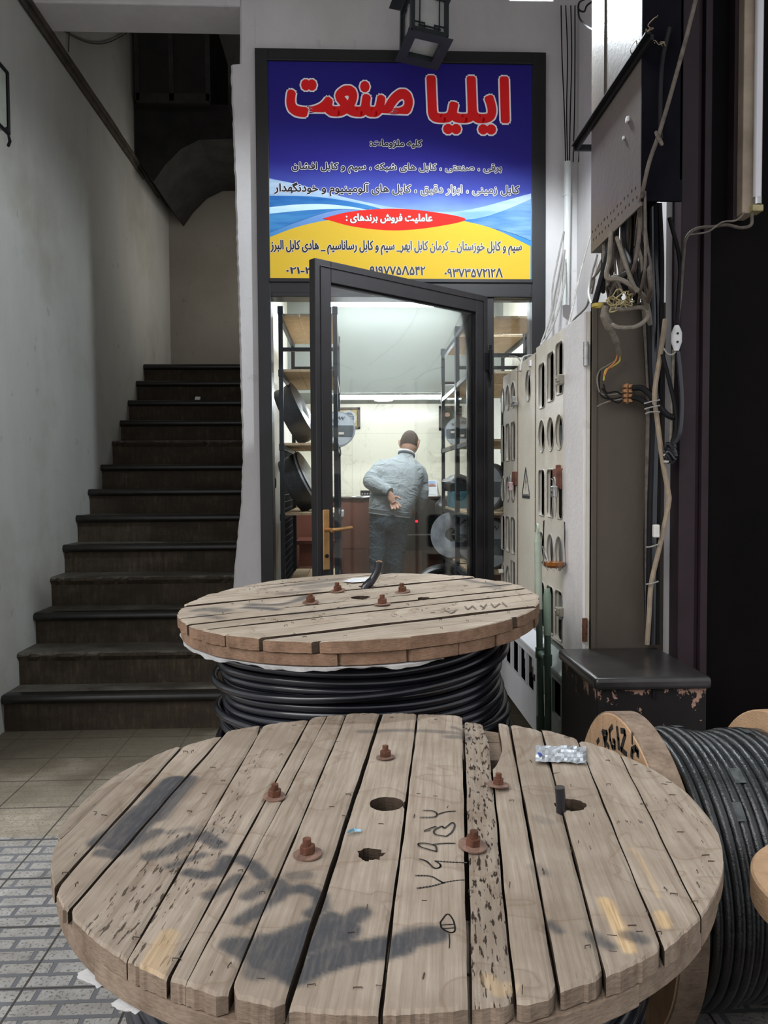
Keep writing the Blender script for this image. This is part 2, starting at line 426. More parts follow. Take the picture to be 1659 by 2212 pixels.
# ------------------------------------------------------------------ staircase
def riser_mat():
    t = NT('streaked_stone_riser'); v = t.coord((15, 15, 2.6)); n = t.noise(v, 3, 8, .75); n2 = t.noise(t.coord((1, 1, 2)), 4.5, 6, .7)
    col = t.ramp(n, [(.3, (.030, .022, .014, 1)), (.55, (.070, .052, .034, 1)), (.82, (.17, .135, .095, 1))])
    col = t.mix(t.math('MULTIPLY', t.ramp(n2, [(.38, 0.), (.6, 1.)]), .8), col, (.034, .026, .018, 1))
    t.bump(n, .5, .006); return t.fin(col, .8, 0, .25)
def tread_mat():
    t = NT('worn_stone_tread'); n = t.noise(t.coord(), 5, 6, .7); n2 = t.noise(t.coord((1, 4, 4)), 10, 5, .7)
    col = t.ramp(n, [(.3, (.05, .044, .035, 1)), (.6, (.13, .118, .095, 1)), (.8, (.24, .22, .18, 1))])
    t.bump(n2, .5, .008); return t.fin(col, .6, 0, .35)
M_riser, M_tread = riser_mat(), tread_mat()
M_nose = plain('dark_metal_nosing', (.016, .014, .012, 1), .33, .2, .4, 14, .15, .6)
stair = thing('staircase', 'dark worn stone staircase rising behind the white pier at left', 'stairs', (-1.25, 4.17, 0))
zsT = [.199, .381, .563, .742, .921, 1.1, 1.273, 1.452, 1.645, 1.818, 2.002, 2.196, 2.376]
ysT = [4.16, 4.36, 4.60, 4.85, 5.08, 5.33, 5.585, 5.87, 6.14, 6.37, 6.61, 6.87, 7.12]
plainstep = {1, 3, 8}
for i, (z, y) in enumerate(zip(zsT, ysT)):
    rnd = random.Random(50+i); y2 = ysT[i+1]+.06 if i < 12 else 8.19; zb = zsT[i-1]-.03 if i else 0.0
    m = MB(); N = 46; x0, x1 = -1.859, -.70; ov = .012
    prof = lambda dx: [(y+.03, zb), (y+.028, z-.05), (y+(.0 if i in plainstep else .02), z-.022), (y+.006 if i in plainstep else y+.015, z-.004), (y+.03, z), (y2, z), (y2, zb)]
    vs = []
    for k in range(N+1):
        x = x0+(x1-x0)*k/N; ch = (rnd.random()**3)*.022 if i in plainstep else rnd.random()*.002
        for q, (py, pz) in enumerate(prof(0)):
            vs.append((x, py+(ch if q in (2, 3) else 0)+rnd.uniform(-.001, .001), pz-(ch*.7 if q in (3,) else 0)))
    P = 7; fs = []; mi = []
    for k in range(N):
        for q in range(P):
            fs.append((k*P+q, (k+1)*P+q, (k+1)*P+(q+1) % P, k*P+(q+1) % P)); mi.append(1 if q in (3, 4) else 0)
    fs += [list(range(P)), [N*P+q for q in range(P)][::-1]]; mi += [0, 0]
    b = len(m.v); m.v += [Vector(v) for v in vs]; m.f += [list(f) for f in fs]; m.m += mi
    st = obj('step', m, [M_riser, M_tread], stair)
    if i not in plainstep:
        n_ = MB(); zt = z+.002; pts = []
        for a in range(9):
            an = PI*1.5 - PI*a/8; pts.append((y+.012+.024*math.cos(an)*.9, zt-.024+.024*math.sin(an)))
        poly = pts + [(y+.07, zt), (y+.07, zt-.045)]
        n_.prism([(p[0], p[1]) for p in poly], (-1.857, 0, 0), (0, 1, 0), (0, 0, 1), 1.155)
        obj('nosing', n_, M_nose, st, smooth=True)
m = MB(); q = AY(428, 873, 6.64); m.add([(q.x-.022, 6.62, zsT[10]+.004), (q.x+.022, 6.615, zsT[10]+.004), (q.x+.02, 6.645, zsT[10]+.03), (q.x-.02, 6.65, zsT[10]+.033)], [(0, 1, 2, 3)])
m.prism([(0, 0), (.04, 0), (.038, .03), (.004, .032)], (q.x-.02, 6.60, zsT[10]+.003), (1, 0, 0), (0, .6, .8), .004)
single('paper_scrap', m, M_plastic_white, 'small white scrap of paper lying high on the dark stairs', 'litter')

# fittings on the left wall
def line_on(pts, X, n=6): return spline([AX(a, b, X) for a, b in pts], n)
m = MB(); m.bb((-1.86, 4.40, 4.06), (-1.815, 7.75, 4.095)); m.bb((-1.858, 4.4, 4.03), (-1.835, 7.2, 4.065))
single('cable_trunking', m, plain('grimy_brown_trunking', (.075, .062, .05, 1), .7, 0, .5, 9, .3), 'long grimy brown cable trunking along the left wall', 'trunking', bevel=.005)
for k, (r, dz, c) in enumerate(((.008, .05, M_ductdark), (.007, .066, M_browncab))):
    m = MB(); rnd = random.Random(k)
    m.tube(spline([(-1.845, 4.4+.28*i, 4.06+dz+rnd.uniform(-.012, .012)) for i in range(12)], 4), r, 6)
    single('wall_cable', m, c, ['thin black cable lying on the brown trunking on the left wall', 'thin brown cable lying on the trunking, above the black one'][k], 'cable', smooth=True)
m = MB(); m.tube(spline([AX(x, y, -1.85) for x, y in ((98, 35), (140, 68), (190, 92), (232, 92), (275, 70), (305, 45))], 6), .005, 5)
single('wall_cable', m, M_browncab, 'thin cable drooping in an arc on the upper left wall', 'cable', smooth=True)
m = MB(); m.tube(spline([AX(x, y, -1.85) for x, y in ((147, -10), (150, 40), (148, 112))], 6), .004, 5)
single('wall_cable', m, M_browncab, 'thin straight cable hanging down to the brown trunking', 'cable', smooth=True)
for k, (xs) in enumerate(((329, 321, 319, 327), (333, 328, 330, 329), (337, 333, 331, 340))):
    m = MB(); m.tube(spline([AX(x, y, -1.845) for x, y in zip(xs, (44, 150, 290, 375))], 6), (.011, .008, .010)[k], 6)
    single('riser_cable', m, (M_ductdark, M_browncab, M_ductdark)[k], 'dark cable running up the left wall beside the dark cupboard', 'cable', 'dark riser cables beside the cupboard', smooth=True)
# small wall lamp at the left edge of the picture
wl = thing('wall_fixture', 'small framed glass fixture on the left wall at the picture edge', 'wall light', tuple(AX(0, 350, -1.72)))
a = AX(8, 345, -1.72); y0 = a.y
m = MB()
for (ya, za, yb, zb) in ((y0-.35, 3.36, y0+.02, 3.36), (y0-.35, 3.06, y0+.02, 3.06), (y0+.02, 3.06, y0+.02, 3.36), (y0-.35, 3.06, y0-.35, 3.36)):
    m.tube([(-1.70, ya, za), (-1.70, yb, zb)], .009, 6)
m.tube([(-1.86, y0, 3.1), (-1.70, y0, 3.08), (-1.70, y0+.03, 3.03), (-1.70, y0+.01, 3.0)], .008, 6)
obj('frame', m, M_ductdark, wl)
m = MB(); m.bb((-1.86, y0-.34, 3.07), (-1.705, y0+.012, 3.35)); obj('glass_box', m, plain('dusty_green_glass', (.33, .36, .30, 1), .35, 0, .2, 10, 0), wl, bevel=.01)
# dark cupboard high over the stairs
cb = thing('stairwell_cupboard', 'dark timber cupboard hung under the ceiling over the stairs', 'cupboard', (-1.5, 7.2, 4.4))
m = MB(); m.bb((-1.83, 6.9, 4.56), (-1.19, 7.9, 5.42)); obj('body', m, plain('sooty_dark_timber', (.020, .017, .014, 1), .7, 0, .5, 5, .3), cb, bevel=.01)
m = MB(); M_dkt = plain('dark_brown_timber', (.036, .029, .023, 1), .6, 0, .5, 8, .2)
for x in (-1.81, -1.52, -1.21): m.bb((x-.02, 6.885, 4.58), (x+.02, 6.9, 5.40))
m.bb((-1.82, 6.885, 4.56), (-1.20, 6.90, 4.64)); m.bb((-1.82, 6.885, 5.32), (-1.20, 6.90, 5.40)); obj('door_frame', m, M_dkt, cb)
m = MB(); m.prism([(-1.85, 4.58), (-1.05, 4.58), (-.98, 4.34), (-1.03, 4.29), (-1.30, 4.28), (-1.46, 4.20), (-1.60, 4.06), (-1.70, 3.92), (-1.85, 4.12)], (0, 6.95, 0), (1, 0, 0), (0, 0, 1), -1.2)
obj('dark_plinth', m, plain('near_black_plaster', (.020, .018, .016, 1), .8, 0, .6, 6, .4), cb)  # plain near-black block below the cupboard

# ------------------------------------------------------------------ shop front: frame, sidelight, open door
fr = MB(); Y0, Y1 = 4.665, 4.80
for a, b in (((-.548, Y0, .0), (-.472, Y1, 3.835)), ((1.076, Y0, 0), (1.158, Y1, 3.835)), ((-.472, Y0, 3.762), (1.076, Y1, 3.835)),
             ((-.472, Y0, 2.405), (1.076, Y1, 2.512)), ((.765, Y0, 0), (.848, Y1, 2.405)), ((-.472, Y0, 0), (.765, Y1, .03)), ((.848, Y0, 0), (1.076, Y1, .6))):
    fr.bb(a, b)
for a, b in (((-.462, 4.655, 2.405), (1.066, Y0, 2.43)), ((-.478, 4.655, 2.49), (1.08, Y0, 2.512)), ((-.48, 4.655, 3.762), (1.08, Y0, 3.775))): fr.bb(a, b)
struct('trim_1', fr, M_alu, bevel=.003)
wn = MB(); wn.bb((.848, 4.70, .6), (1.076, 4.708, 2.405)); struct('window_1', wn, M_glass)
# open leaf, hinged on the mullion
dl = bpy.data.objects.new('door_1', None); COL.objects.link(dl); hx, hy = .79, 4.655
ang = math.atan2(3.872-hy, -.188-hx); dl.location = (hx, hy, .02); dl.rotation_euler = (0, 0, ang); dl['kind'] = 'structure'; dl.empty_display_size = .05
WM[dl.name] = Matrix.Translation((hx, hy, .02)) @ Matrix.Rotation(ang, 4, 'Z')
LW, LH, T = 1.255, 2.385, .05
m = MB()
for a, b in (((0, -T/2, 0), (.10, T/2, LH)), ((LW-.098, -T/2, 0), (LW, T/2, LH)), ((.10, -T/2, LH-.105), (LW-.098, T/2, LH)), ((.10, -T/2, 0), (LW-.098, T/2, .14))): m.bb(a, b)
for s_ in (-1, 1):
    y = s_*(T/2+.006)
    for a, b in (((.03, min(y, s_*T/2), .03), (.036, max(y, s_*T/2), LH-.03)), ((LW-.036, min(y, s_*T/2), .03), (LW-.03, max(y, s_*T/2), LH-.03)), ((.03, min(y, s_*T/2), LH-.036), (LW-.03, max(y, s_*T/2), LH-.03))): m.bb(a, b)
obj('leaf_frame', m, M_alu2, dl, bevel=.003, local=True)
m = MB()
for a, b in (((.10, -.012, .14), (.108, .012, LH-.105)), ((LW-.106, -.012, .14), (LW-.098, .012, LH-.105)), ((.1, -.012, LH-.113), (LW-.1, .012, LH-.105))): m.bb(a, b)
obj('glazing_bead', m, M_ductdark, dl, local=True)
m = MB(); m.bb((.095, -.004, .135), (LW-.095, .004, LH-.1)); obj('glass_pane', m, M_glass, dl, local=True)
hp = MB(); ys = 1 if True else -1
yy = T/2
hp.bb((LW-.070, yy, .86), (LW-.030, yy+.008, 1.16)); hpo = obj('handle_plate', hp, M_brass, dl, local=True, bevel=.006)
m = MB(); m.cyl((LW-.050, yy+.005, 1.06), (LW-.050, yy+.055, 1.06), .011); m.tube([(LW-.050, yy+.05, 1.06), (LW-.09, yy+.056, 1.062), (LW-.175, yy+.05, 1.068)], [.011, .010, .009], 10)
obj('lever', m, M_brass, hpo, smooth=True, local=True)
m = MB(); m.cyl((LW-.050, yy+.006, .93), (LW-.050, yy+.012, .93), .010); obj('keyhole', m, M_darkhole, hpo, local=True)
for z in (.35, 2.0):
    m = MB(); m.cyl((-.012, yy+.012, z-.07), (-.012, yy+.012, z+.07), .011); m.bb((-.03, yy, z-.05), (.035, yy+.008, z+.05)); m.cyl((-.012, yy+.012, z-.10), (-.012, yy+.012, z-.075), .007); m.cyl((-.012, yy+.012, z+.075), (-.012, yy+.012, z+.10), .007)
    obj('hinge', m, M_ductdark, dl, local=True, smooth=True)

# ------------------------------------------------------------------ shop sign
FORM = {'ا': 'FE8D FE8E', 'آ': 'FE81 FE82', 'ب': 'FE8F FE90 FE91 FE92', 'پ': 'FB56 FB57 FB58 FB59', 'ت': 'FE95 FE96 FE97 FE98', 'خ': 'FEA5 FEA6 FEA7 FEA8',
        'د': 'FEA9 FEAA', 'ر': 'FEAD FEAE', 'ز': 'FEAF FEB0', 'س': 'FEB1 FEB2 FEB3 FEB4', 'ش': 'FEB5 FEB6 FEB7 FEB8', 'ص': 'FEB9 FEBA FEBB FEBC', 'ع': 'FEC9 FECA FECB FECC',
        'ف': 'FED1 FED2 FED3 FED4', 'ق': 'FED5 FED6 FED7 FED8', 'ک': 'FB8E FB8F FB90 FB91', 'گ': 'FB92 FB93 FB94 FB95', 'ل': 'FEDD FEDE FEDF FEE0', 'م': 'FEE1 FEE2 FEE3 FEE4',
        'ن': 'FEE5 FEE6 FEE7 FEE8', 'و': 'FEED FEEE', 'ه': 'FEE9 FEEA FEEB FEEC', 'ی': 'FBFC FBFD FBFE FBFF'}
def shape(txt):
    out = ''
    for i, ch in enumerate(txt):
        if ch not in FORM: out += ch; continue
        f = FORM[ch].split(); prev = txt[i-1] if i else ' '; nxt = txt[i+1] if i+1 < len(txt) else ' '
        pj = prev in FORM and len(FORM[prev].split()) == 4; nj = nxt in FORM and len(f) == 4
        k = (3 if pj else 2) if nj else (1 if pj else 0)
        out += chr(int(f[k], 16))
    return out[::-1]
def glyphs(txt):
    c = bpy.data.curves.new('tmp', 'FONT'); c.body = txt; c.size = 1; c.resolution_u = 4; c.fill_mode = 'FRONT'
    o = bpy.data.objects.new('tmp', c); me = bpy.data.meshes.new_from_object(o)
    bpy.data.objects.remove(o); bpy.data.curves.remove(c); return me
def lettering(txt, box, origin, ax, ay, depth, r, n=10, raw=False):
    """text fitted into box=(x0,y0,x1,y1) of the plane origin/ax/ay, strokes thickened by r"""
    me = glyphs((txt if raw else shape(txt)).replace('\u06F8', '\u039B')); xs = [v.co.x for v in me.vertices]; ys = [v.co.y for v in me.vertices]
    x0, y0, x1, y1 = box; sx = (x1-x0-2*r)/(max(xs)-min(xs)); sy = (y1-y0-2*r)/(max(ys)-min(ys)); nn = ax.cross(ay)
    m = MB(); mx, my = min(xs), min(ys)
    offs = [(0, 0)] + [(r*math.cos(2*PI*k/n), r*math.sin(2*PI*k/n)) for k in range(n)] if r > 0 else [(0, 0)]
    for k, (dx, dy) in enumerate(offs):
        vs = [origin + ax*(x0+r+(v.co.x-mx)*sx+dx) + ay*(y0+r+(v.co.y-my)*sy+dy) + nn*(depth+.00002*k) for v in me.vertices]
        m.add(vs, [list(p.vertices) for p in me.polygons])
    return m
SIGN = .30
def emissive_print(name, col_builder, st=.35):  # printed colour that also emits a little of itself
    t = NT(name); c = col_builder(t)
    for k in ('Base Color', 'Emission Color'):
        if hasattr(c, 'node'): t.l(c, t.b.inputs[k])
        else: t.b.inputs[k].default_value = c
    t.b.inputs['Emission Strength'].default_value = st*SIGN; t.b.inputs['Roughness'].default_value = .75; t.b.inputs['Specular IOR Level'].default_value = .1
    return t.m
SO, SX, SZ = Vector((-.475, 4.668, 2.509)), Vector((1, 0, 0)), Vector((0, 0, 1)); SW, SH = 1.552, 1.256
sign = thing('shop_sign', 'blue and yellow Persian shop sign with red title above the shop door', 'sign', (.301, 4.68, 2.509))
def bluebase(t):
    sp = t.n('ShaderNodeSeparateXYZ'); t.l(t.coord(), sp.inputs[0]); n = t.noise(t.coord((1, 1, 3)), 1.6, 3)
    z = t.math('ADD', t.math('DIVIDE', sp.outputs[2], SH), t.math('MULTIPLY', t.math('SUBTRACT', n, .5), .12))
    return t.ramp(z, [(.2, srgb(70, 135, 190)), (.33, srgb(120, 150, 205)), (.42, srgb(70, 80, 165)), (.55, srgb(46, 42, 128)), (1, srgb(40, 34, 118))])
m = MB(); m.bb((-.475, 4.67, 2.509), (1.077, 4.70, 3.765)); obj('blue_panel', m, emissive_print('printed_blue_panel', bluebase, .22), sign)
def spx(x, y):   # photograph position on the sign -> sign coordinates
    p = AY(x, y, 4.668); return ((p.x-SO.x), (p.z-SO.z))
def poly_on(pts, d):
    m = MB(); q = [spx(*p) for p in pts]; me = curve_mesh([q])
    m.add([SO+SX*v.co.x+SZ*v.co.y+Vector((0, -d, 0)) for v in me.vertices], [list(p.vertices) for p in me.polygons]); return m
def sp2(pts, n=8): return [tuple(v)[:2] for v in spline([(a, b, 0) for a, b in pts], n)]
def swoosh(top, bot, d, c1, c2, nm, st=.25):
    m = poly_on(sp2(top)+sp2(bot[::-1]), d)
    def cb(t):
        n = t.noise(t.coord((.6, 1, 4)), 3, 3); return t.ramp(n, [(.35, c1), (.65, c2)])
    obj('swoosh', m, emissive_print(nm, cb, st), sign)
swoosh([(580, 385), (650, 400), (760, 430), (880, 452), (1000, 455), (1147, 418)], [(580, 470), (650, 440), (760, 445), (880, 470), (1000, 482), (1147, 500)], .0004, srgb(125, 165, 205), srgb(185, 205, 225), 'pale_blue_swoosh')
swoosh([(580, 423), (680, 425), (780, 440), (880, 466), (980, 478)], [(580, 503), (640, 480), (720, 455), (800, 452), (980, 480)], .0008, srgb(35, 90, 165), srgb(75, 140, 195), 'mid_blue_swoosh')
swoosh([(580, 448), (640, 442), (700, 441), (760, 447), (800, 455)], [(580, 462), (640, 456), (700, 452), (760, 452), (800, 457)], .0012, srgb(215, 235, 248), srgb(170, 215, 240), 'white_blue_swoosh')
swoosh([(960, 480), (1040, 470), (1100, 450), (1147, 430)], [(960, 488), (1040, 490), (1100, 502), (1147, 520)], .0010, srgb(45, 105, 175), srgb(130, 170, 205), 'right_blue_swoosh')
arc = [(581, 513), (640, 491), (700, 477), (780, 466), (860, 463), (930, 465), (1000, 477), (1070, 496), (1146, 532)]
m = poly_on(sp2(arc)+[(1145.5, 608), (581, 604)], .0016); obj('yellow_field', m, emissive_print('printed_yellow', lambda t: srgb(212, 176, 60), .22), sign)
lens = [(697, 472), (760, 457), (850, 451), (935, 458), (1006, 474), (935, 491), (850, 498), (765, 490)]
m = poly_on(sp2(lens+[lens[0]]), .0020); obj('red_lens', m, emissive_print('printed_red_lens', lambda t: srgb(222, 48, 42), .22), sign)
M_swhite = emissive_print('printed_white', lambda t: srgb(240, 236, 240), .22); M_sred = emissive_print('printed_red', lambda t: srgb(222, 38, 40), .22)
M_sdark = plain('printed_charcoal', srgb(38, 36, 44), .4, 0, .1, 20, 0); M_sred2 = M_sred
def words(nm, txt, px, mats, d, r_out, r_in, raw=False, label=None):
    (x0, y1), (x1, y0) = spx(px[0], px[1]), spx(px[2], px[3]); par = None
    if r_out:
        par = obj(nm, lettering(txt, (x0-r_out, y0-r_out, x1+r_out, y1+r_out), SO, SX, SZ, d, r_out+r_in, raw=raw), mats[0], sign, fix=False)
        obj('letter_fill', lettering(txt, (x0, y0, x1, y1), SO, SX, SZ, d+.0008, r_in, raw=raw), mats[1], par, fix=False)
    else: obj(nm, lettering(txt, (x0, y0, x1, y1), SO, SX, SZ, d, r_in, raw=raw), mats[1], sign, fix=False)
OUT = (M_swhite, M_sdark)
words('title_lettering', 'ایلیا', (921, 163, 1101, 292), (M_swhite, M_sred), .003, .009, .013)
words('title_lettering', 'صنعت', (618, 171, 892, 257), (M_swhite, M_sred), .003, .009, .015)
words('lettering', 'کلیه ملزومات:', (799, 301, 912, 322), OUT, .003, .0024, .0024)
words('lettering', 'برقی ، صنعتی ، کابل های شبکه ، سیم و کابل افشان', (630, 350, 1084, 378), OUT, .003, .0024, .0022)
words('lettering', 'کابل زمینی ، ابزار دقیق ، کابل های آلومینیوم و خودنگهدار', (592, 393, 1122, 428), OUT, .003, .0024, .0022)
words('lettering', 'عاملیت فروش برندهای :', (747, 461, 934, 484), (M_sdark, M_swhite), .003, .0022, .0018)
words('lettering', 'سیم و کابل خوزستان _ کرمان کابل ابهر_ سیم و کابل رساناسیم _ هادی کابل البرز', (584, 518, 1127, 553), OUT, .003, .0018, .0022)
words('phone_number', '\u06F0\u06F2\u06F1-\u06F3', (618, 577, 676, 592), OUT, .003, .0016, .0022, True)
words('phone_number', '\u06F0\u06F9\u06F1\u06F9\u06F7\u06F7\u06F5\u06F8\u06F5\u06F4\u06F2', (793, 574, 919, 595), OUT, .003, .0016, .0022, True)
words('phone_number', '\u06F0\u06F9\u06F3\u06F7\u06F3\u06F5\u06F7\u06F2\u06F1\u06F2\u06F8', (960, 579, 1086, 600), OUT, .003, .0016, .0022, True)

# ------------------------------------------------------------------ lantern over the sign
LR = Matrix.Rotation(math.radians(14), 4, 'Z') @ Matrix.Rotation(math.radians(-9), 4, 'X') @ Matrix.Rotation(math.radians(4), 4, 'Y')
lc = AY(915, 105, 4.30)
lan = thing('wall_lantern', 'black square lantern with fretwork panes hanging over the shop sign', 'lantern', tuple(lc), LR.to_euler())
M_lan = plain('black_lantern_metal', (.024, .032, .034, 1), .45, .1, .2, 20, .1)
h = .105; m = MB()   # body: z from 0 (bottom frame) to .28
for sx in (-1, 1):
    for sy in (-1, 1): m.box((sx*h*.9, sy*h*.9, .145), (.022, .022, .26))
for z in (.02, .275):
    for s_ in (-1, 1):
        m.box((0, s_*h*.9, z), (2*h*.9, .022, .03)); m.box((s_*h*.9, 0, z), (.022, 2*h*.9, .03))
obj('frame', m, M_lan, lan, local=True, bevel=.002)
m = MB(); e = h*.9
for f in range(4):
    R = Matrix.Rotation(f*PI/2, 3, 'Z')
    def bar(x0, z0, x1, z1): m.box(R @ Vector(((x0+x1)/2, -e, (z0+z1)/2)), (abs(x1-x0)+.006, .006, abs(z1-z0)+.006), R)
    for sx in (-1, 1):
        bar(sx*.055, .03, sx*.055, .265)
        bar(sx*.027, .03, sx*.027, .055); bar(sx*.027, .24, sx*.027, .265)
        for zz, dz in ((.07, 1), (.225, -1)):
            bar(sx*.055, zz, sx*.09, zz); bar(sx*.028, zz, sx*.055, zz); bar(sx*.028, zz-.018*dz, sx*.028, zz); bar(sx*.028, zz-.018*dz, sx*.06, zz-.018*dz)
    bar(-.055, .055, .055, .055); bar(-.055, .24, .055, .24)
obj('fretwork', m, M_lan, lan, local=True)
m = MB(); m.box((0, 0, .148), (2*e-.02, 2*e-.02, .235)); obj('glass_box', m, plain('frosted_lantern_glass', (.50, .51, .49, 1), .35, 0, .12, 8, 0), lan, local=True)
m = MB(); b0, b1 = .098, .125
vs = [(-b0, -b0, .012), (b0, -b0, .012), (b0, b0, .012), (-b0, b0, .012), (-b1, -b1, -.012), (b1, -b1, -.012), (b1, b1, -.012), (-b1, b1, -.012), (-.072, -.072, -.012), (.072, -.072, -.012), (.072, .072, -.012), (-.072, .072, -.012), (-.072, -.072, .012), (.072, -.072, .012), (.072, .072, .012), (-.072, .072, .012)]
fs = []
for k in range(4):
    j = (k+1) % 4; fs += [(k, j, 4+j, 4+k), (4+k, 4+j, 8+j, 8+k), (8+k, 8+j, 12+j, 12+k), (12+k, 12+j, j, k)]
m.add(vs, fs); obj('base_frame', m, M_lan, lan, local=True)
m = MB(); prof = [(.10, .285), (.155, .325), (.150, .345), (.10, .40), (.04, .43), (0, .44)]
vs = []; fs = []
for r, z in prof: vs += [(-r, -r, z), (r, -r, z), (r, r, z), (-r, r, z)]
for i in range(len(prof)-1):
    for k in range(4): fs.append((i*4+k, i*4+(k+1) % 4, i*4+4+(k+1) % 4, i*4+4+k))
fs.append((0, 1, 2, 3)); m.add(vs, fs); obj('cap', m, M_lan, lan, local=True)
m = MB(); m.tube([(0, 0, .43), (0, 0, .50), (.02, .15, .53), (.05, .40, .50)], .012, 8); obj('bracket', m, M_lan, lan, local=True, smooth=True)

# ------------------------------------------------------------------ floodlight
fp = Vector((.80, 3.42, 3.42))
fl_ = thing('floodlight', 'white floodlight glowing at the top edge above the cabinets', 'lamp', tuple(fp))
m = MB(); m.box((fp.x, fp.y, fp.z+.045), (.20, .15, .05)); m.bb((fp.x-.10, fp.y-.075, fp.z+.0), (fp.x-.092, fp.y+.075, fp.z+.03)); m.bb((fp.x+.092, fp.y-.075, fp.z), (fp.x+.10, fp.y+.075, fp.z+.03)); m.bb((fp.x-.1, fp.y+.067, fp.z), (fp.x+.1, fp.y+.075, fp.z+.03))
obj('housing', m, M_cab2, fl_, bevel=.004)
m = MB(); m.box((fp.x, fp.y, fp.z+.012), (.18, .13, .01)); obj('lens', m, emit('lit_flood_lens', (.82, .93, 1, 1), 14), fl_)
m = MB(); m.tube([(fp.x, fp.y+.05, fp.z+.06), (fp.x+.1, fp.y+.12, fp.z+.12), (1.36, fp.y+.2, fp.z+.14)], .012, 6); obj('arm', m, M_steel, fl_)
spot = light('floodlight_beam', 'SPOT', tuple(fp+Vector((0, 0, -.005))), 185, (.86, .94, 1), spot_size=math.radians(160), spot_blend=.35, shadow_soft_size=.07); aim(spot, fp+Vector((-.25, .10, -1)))

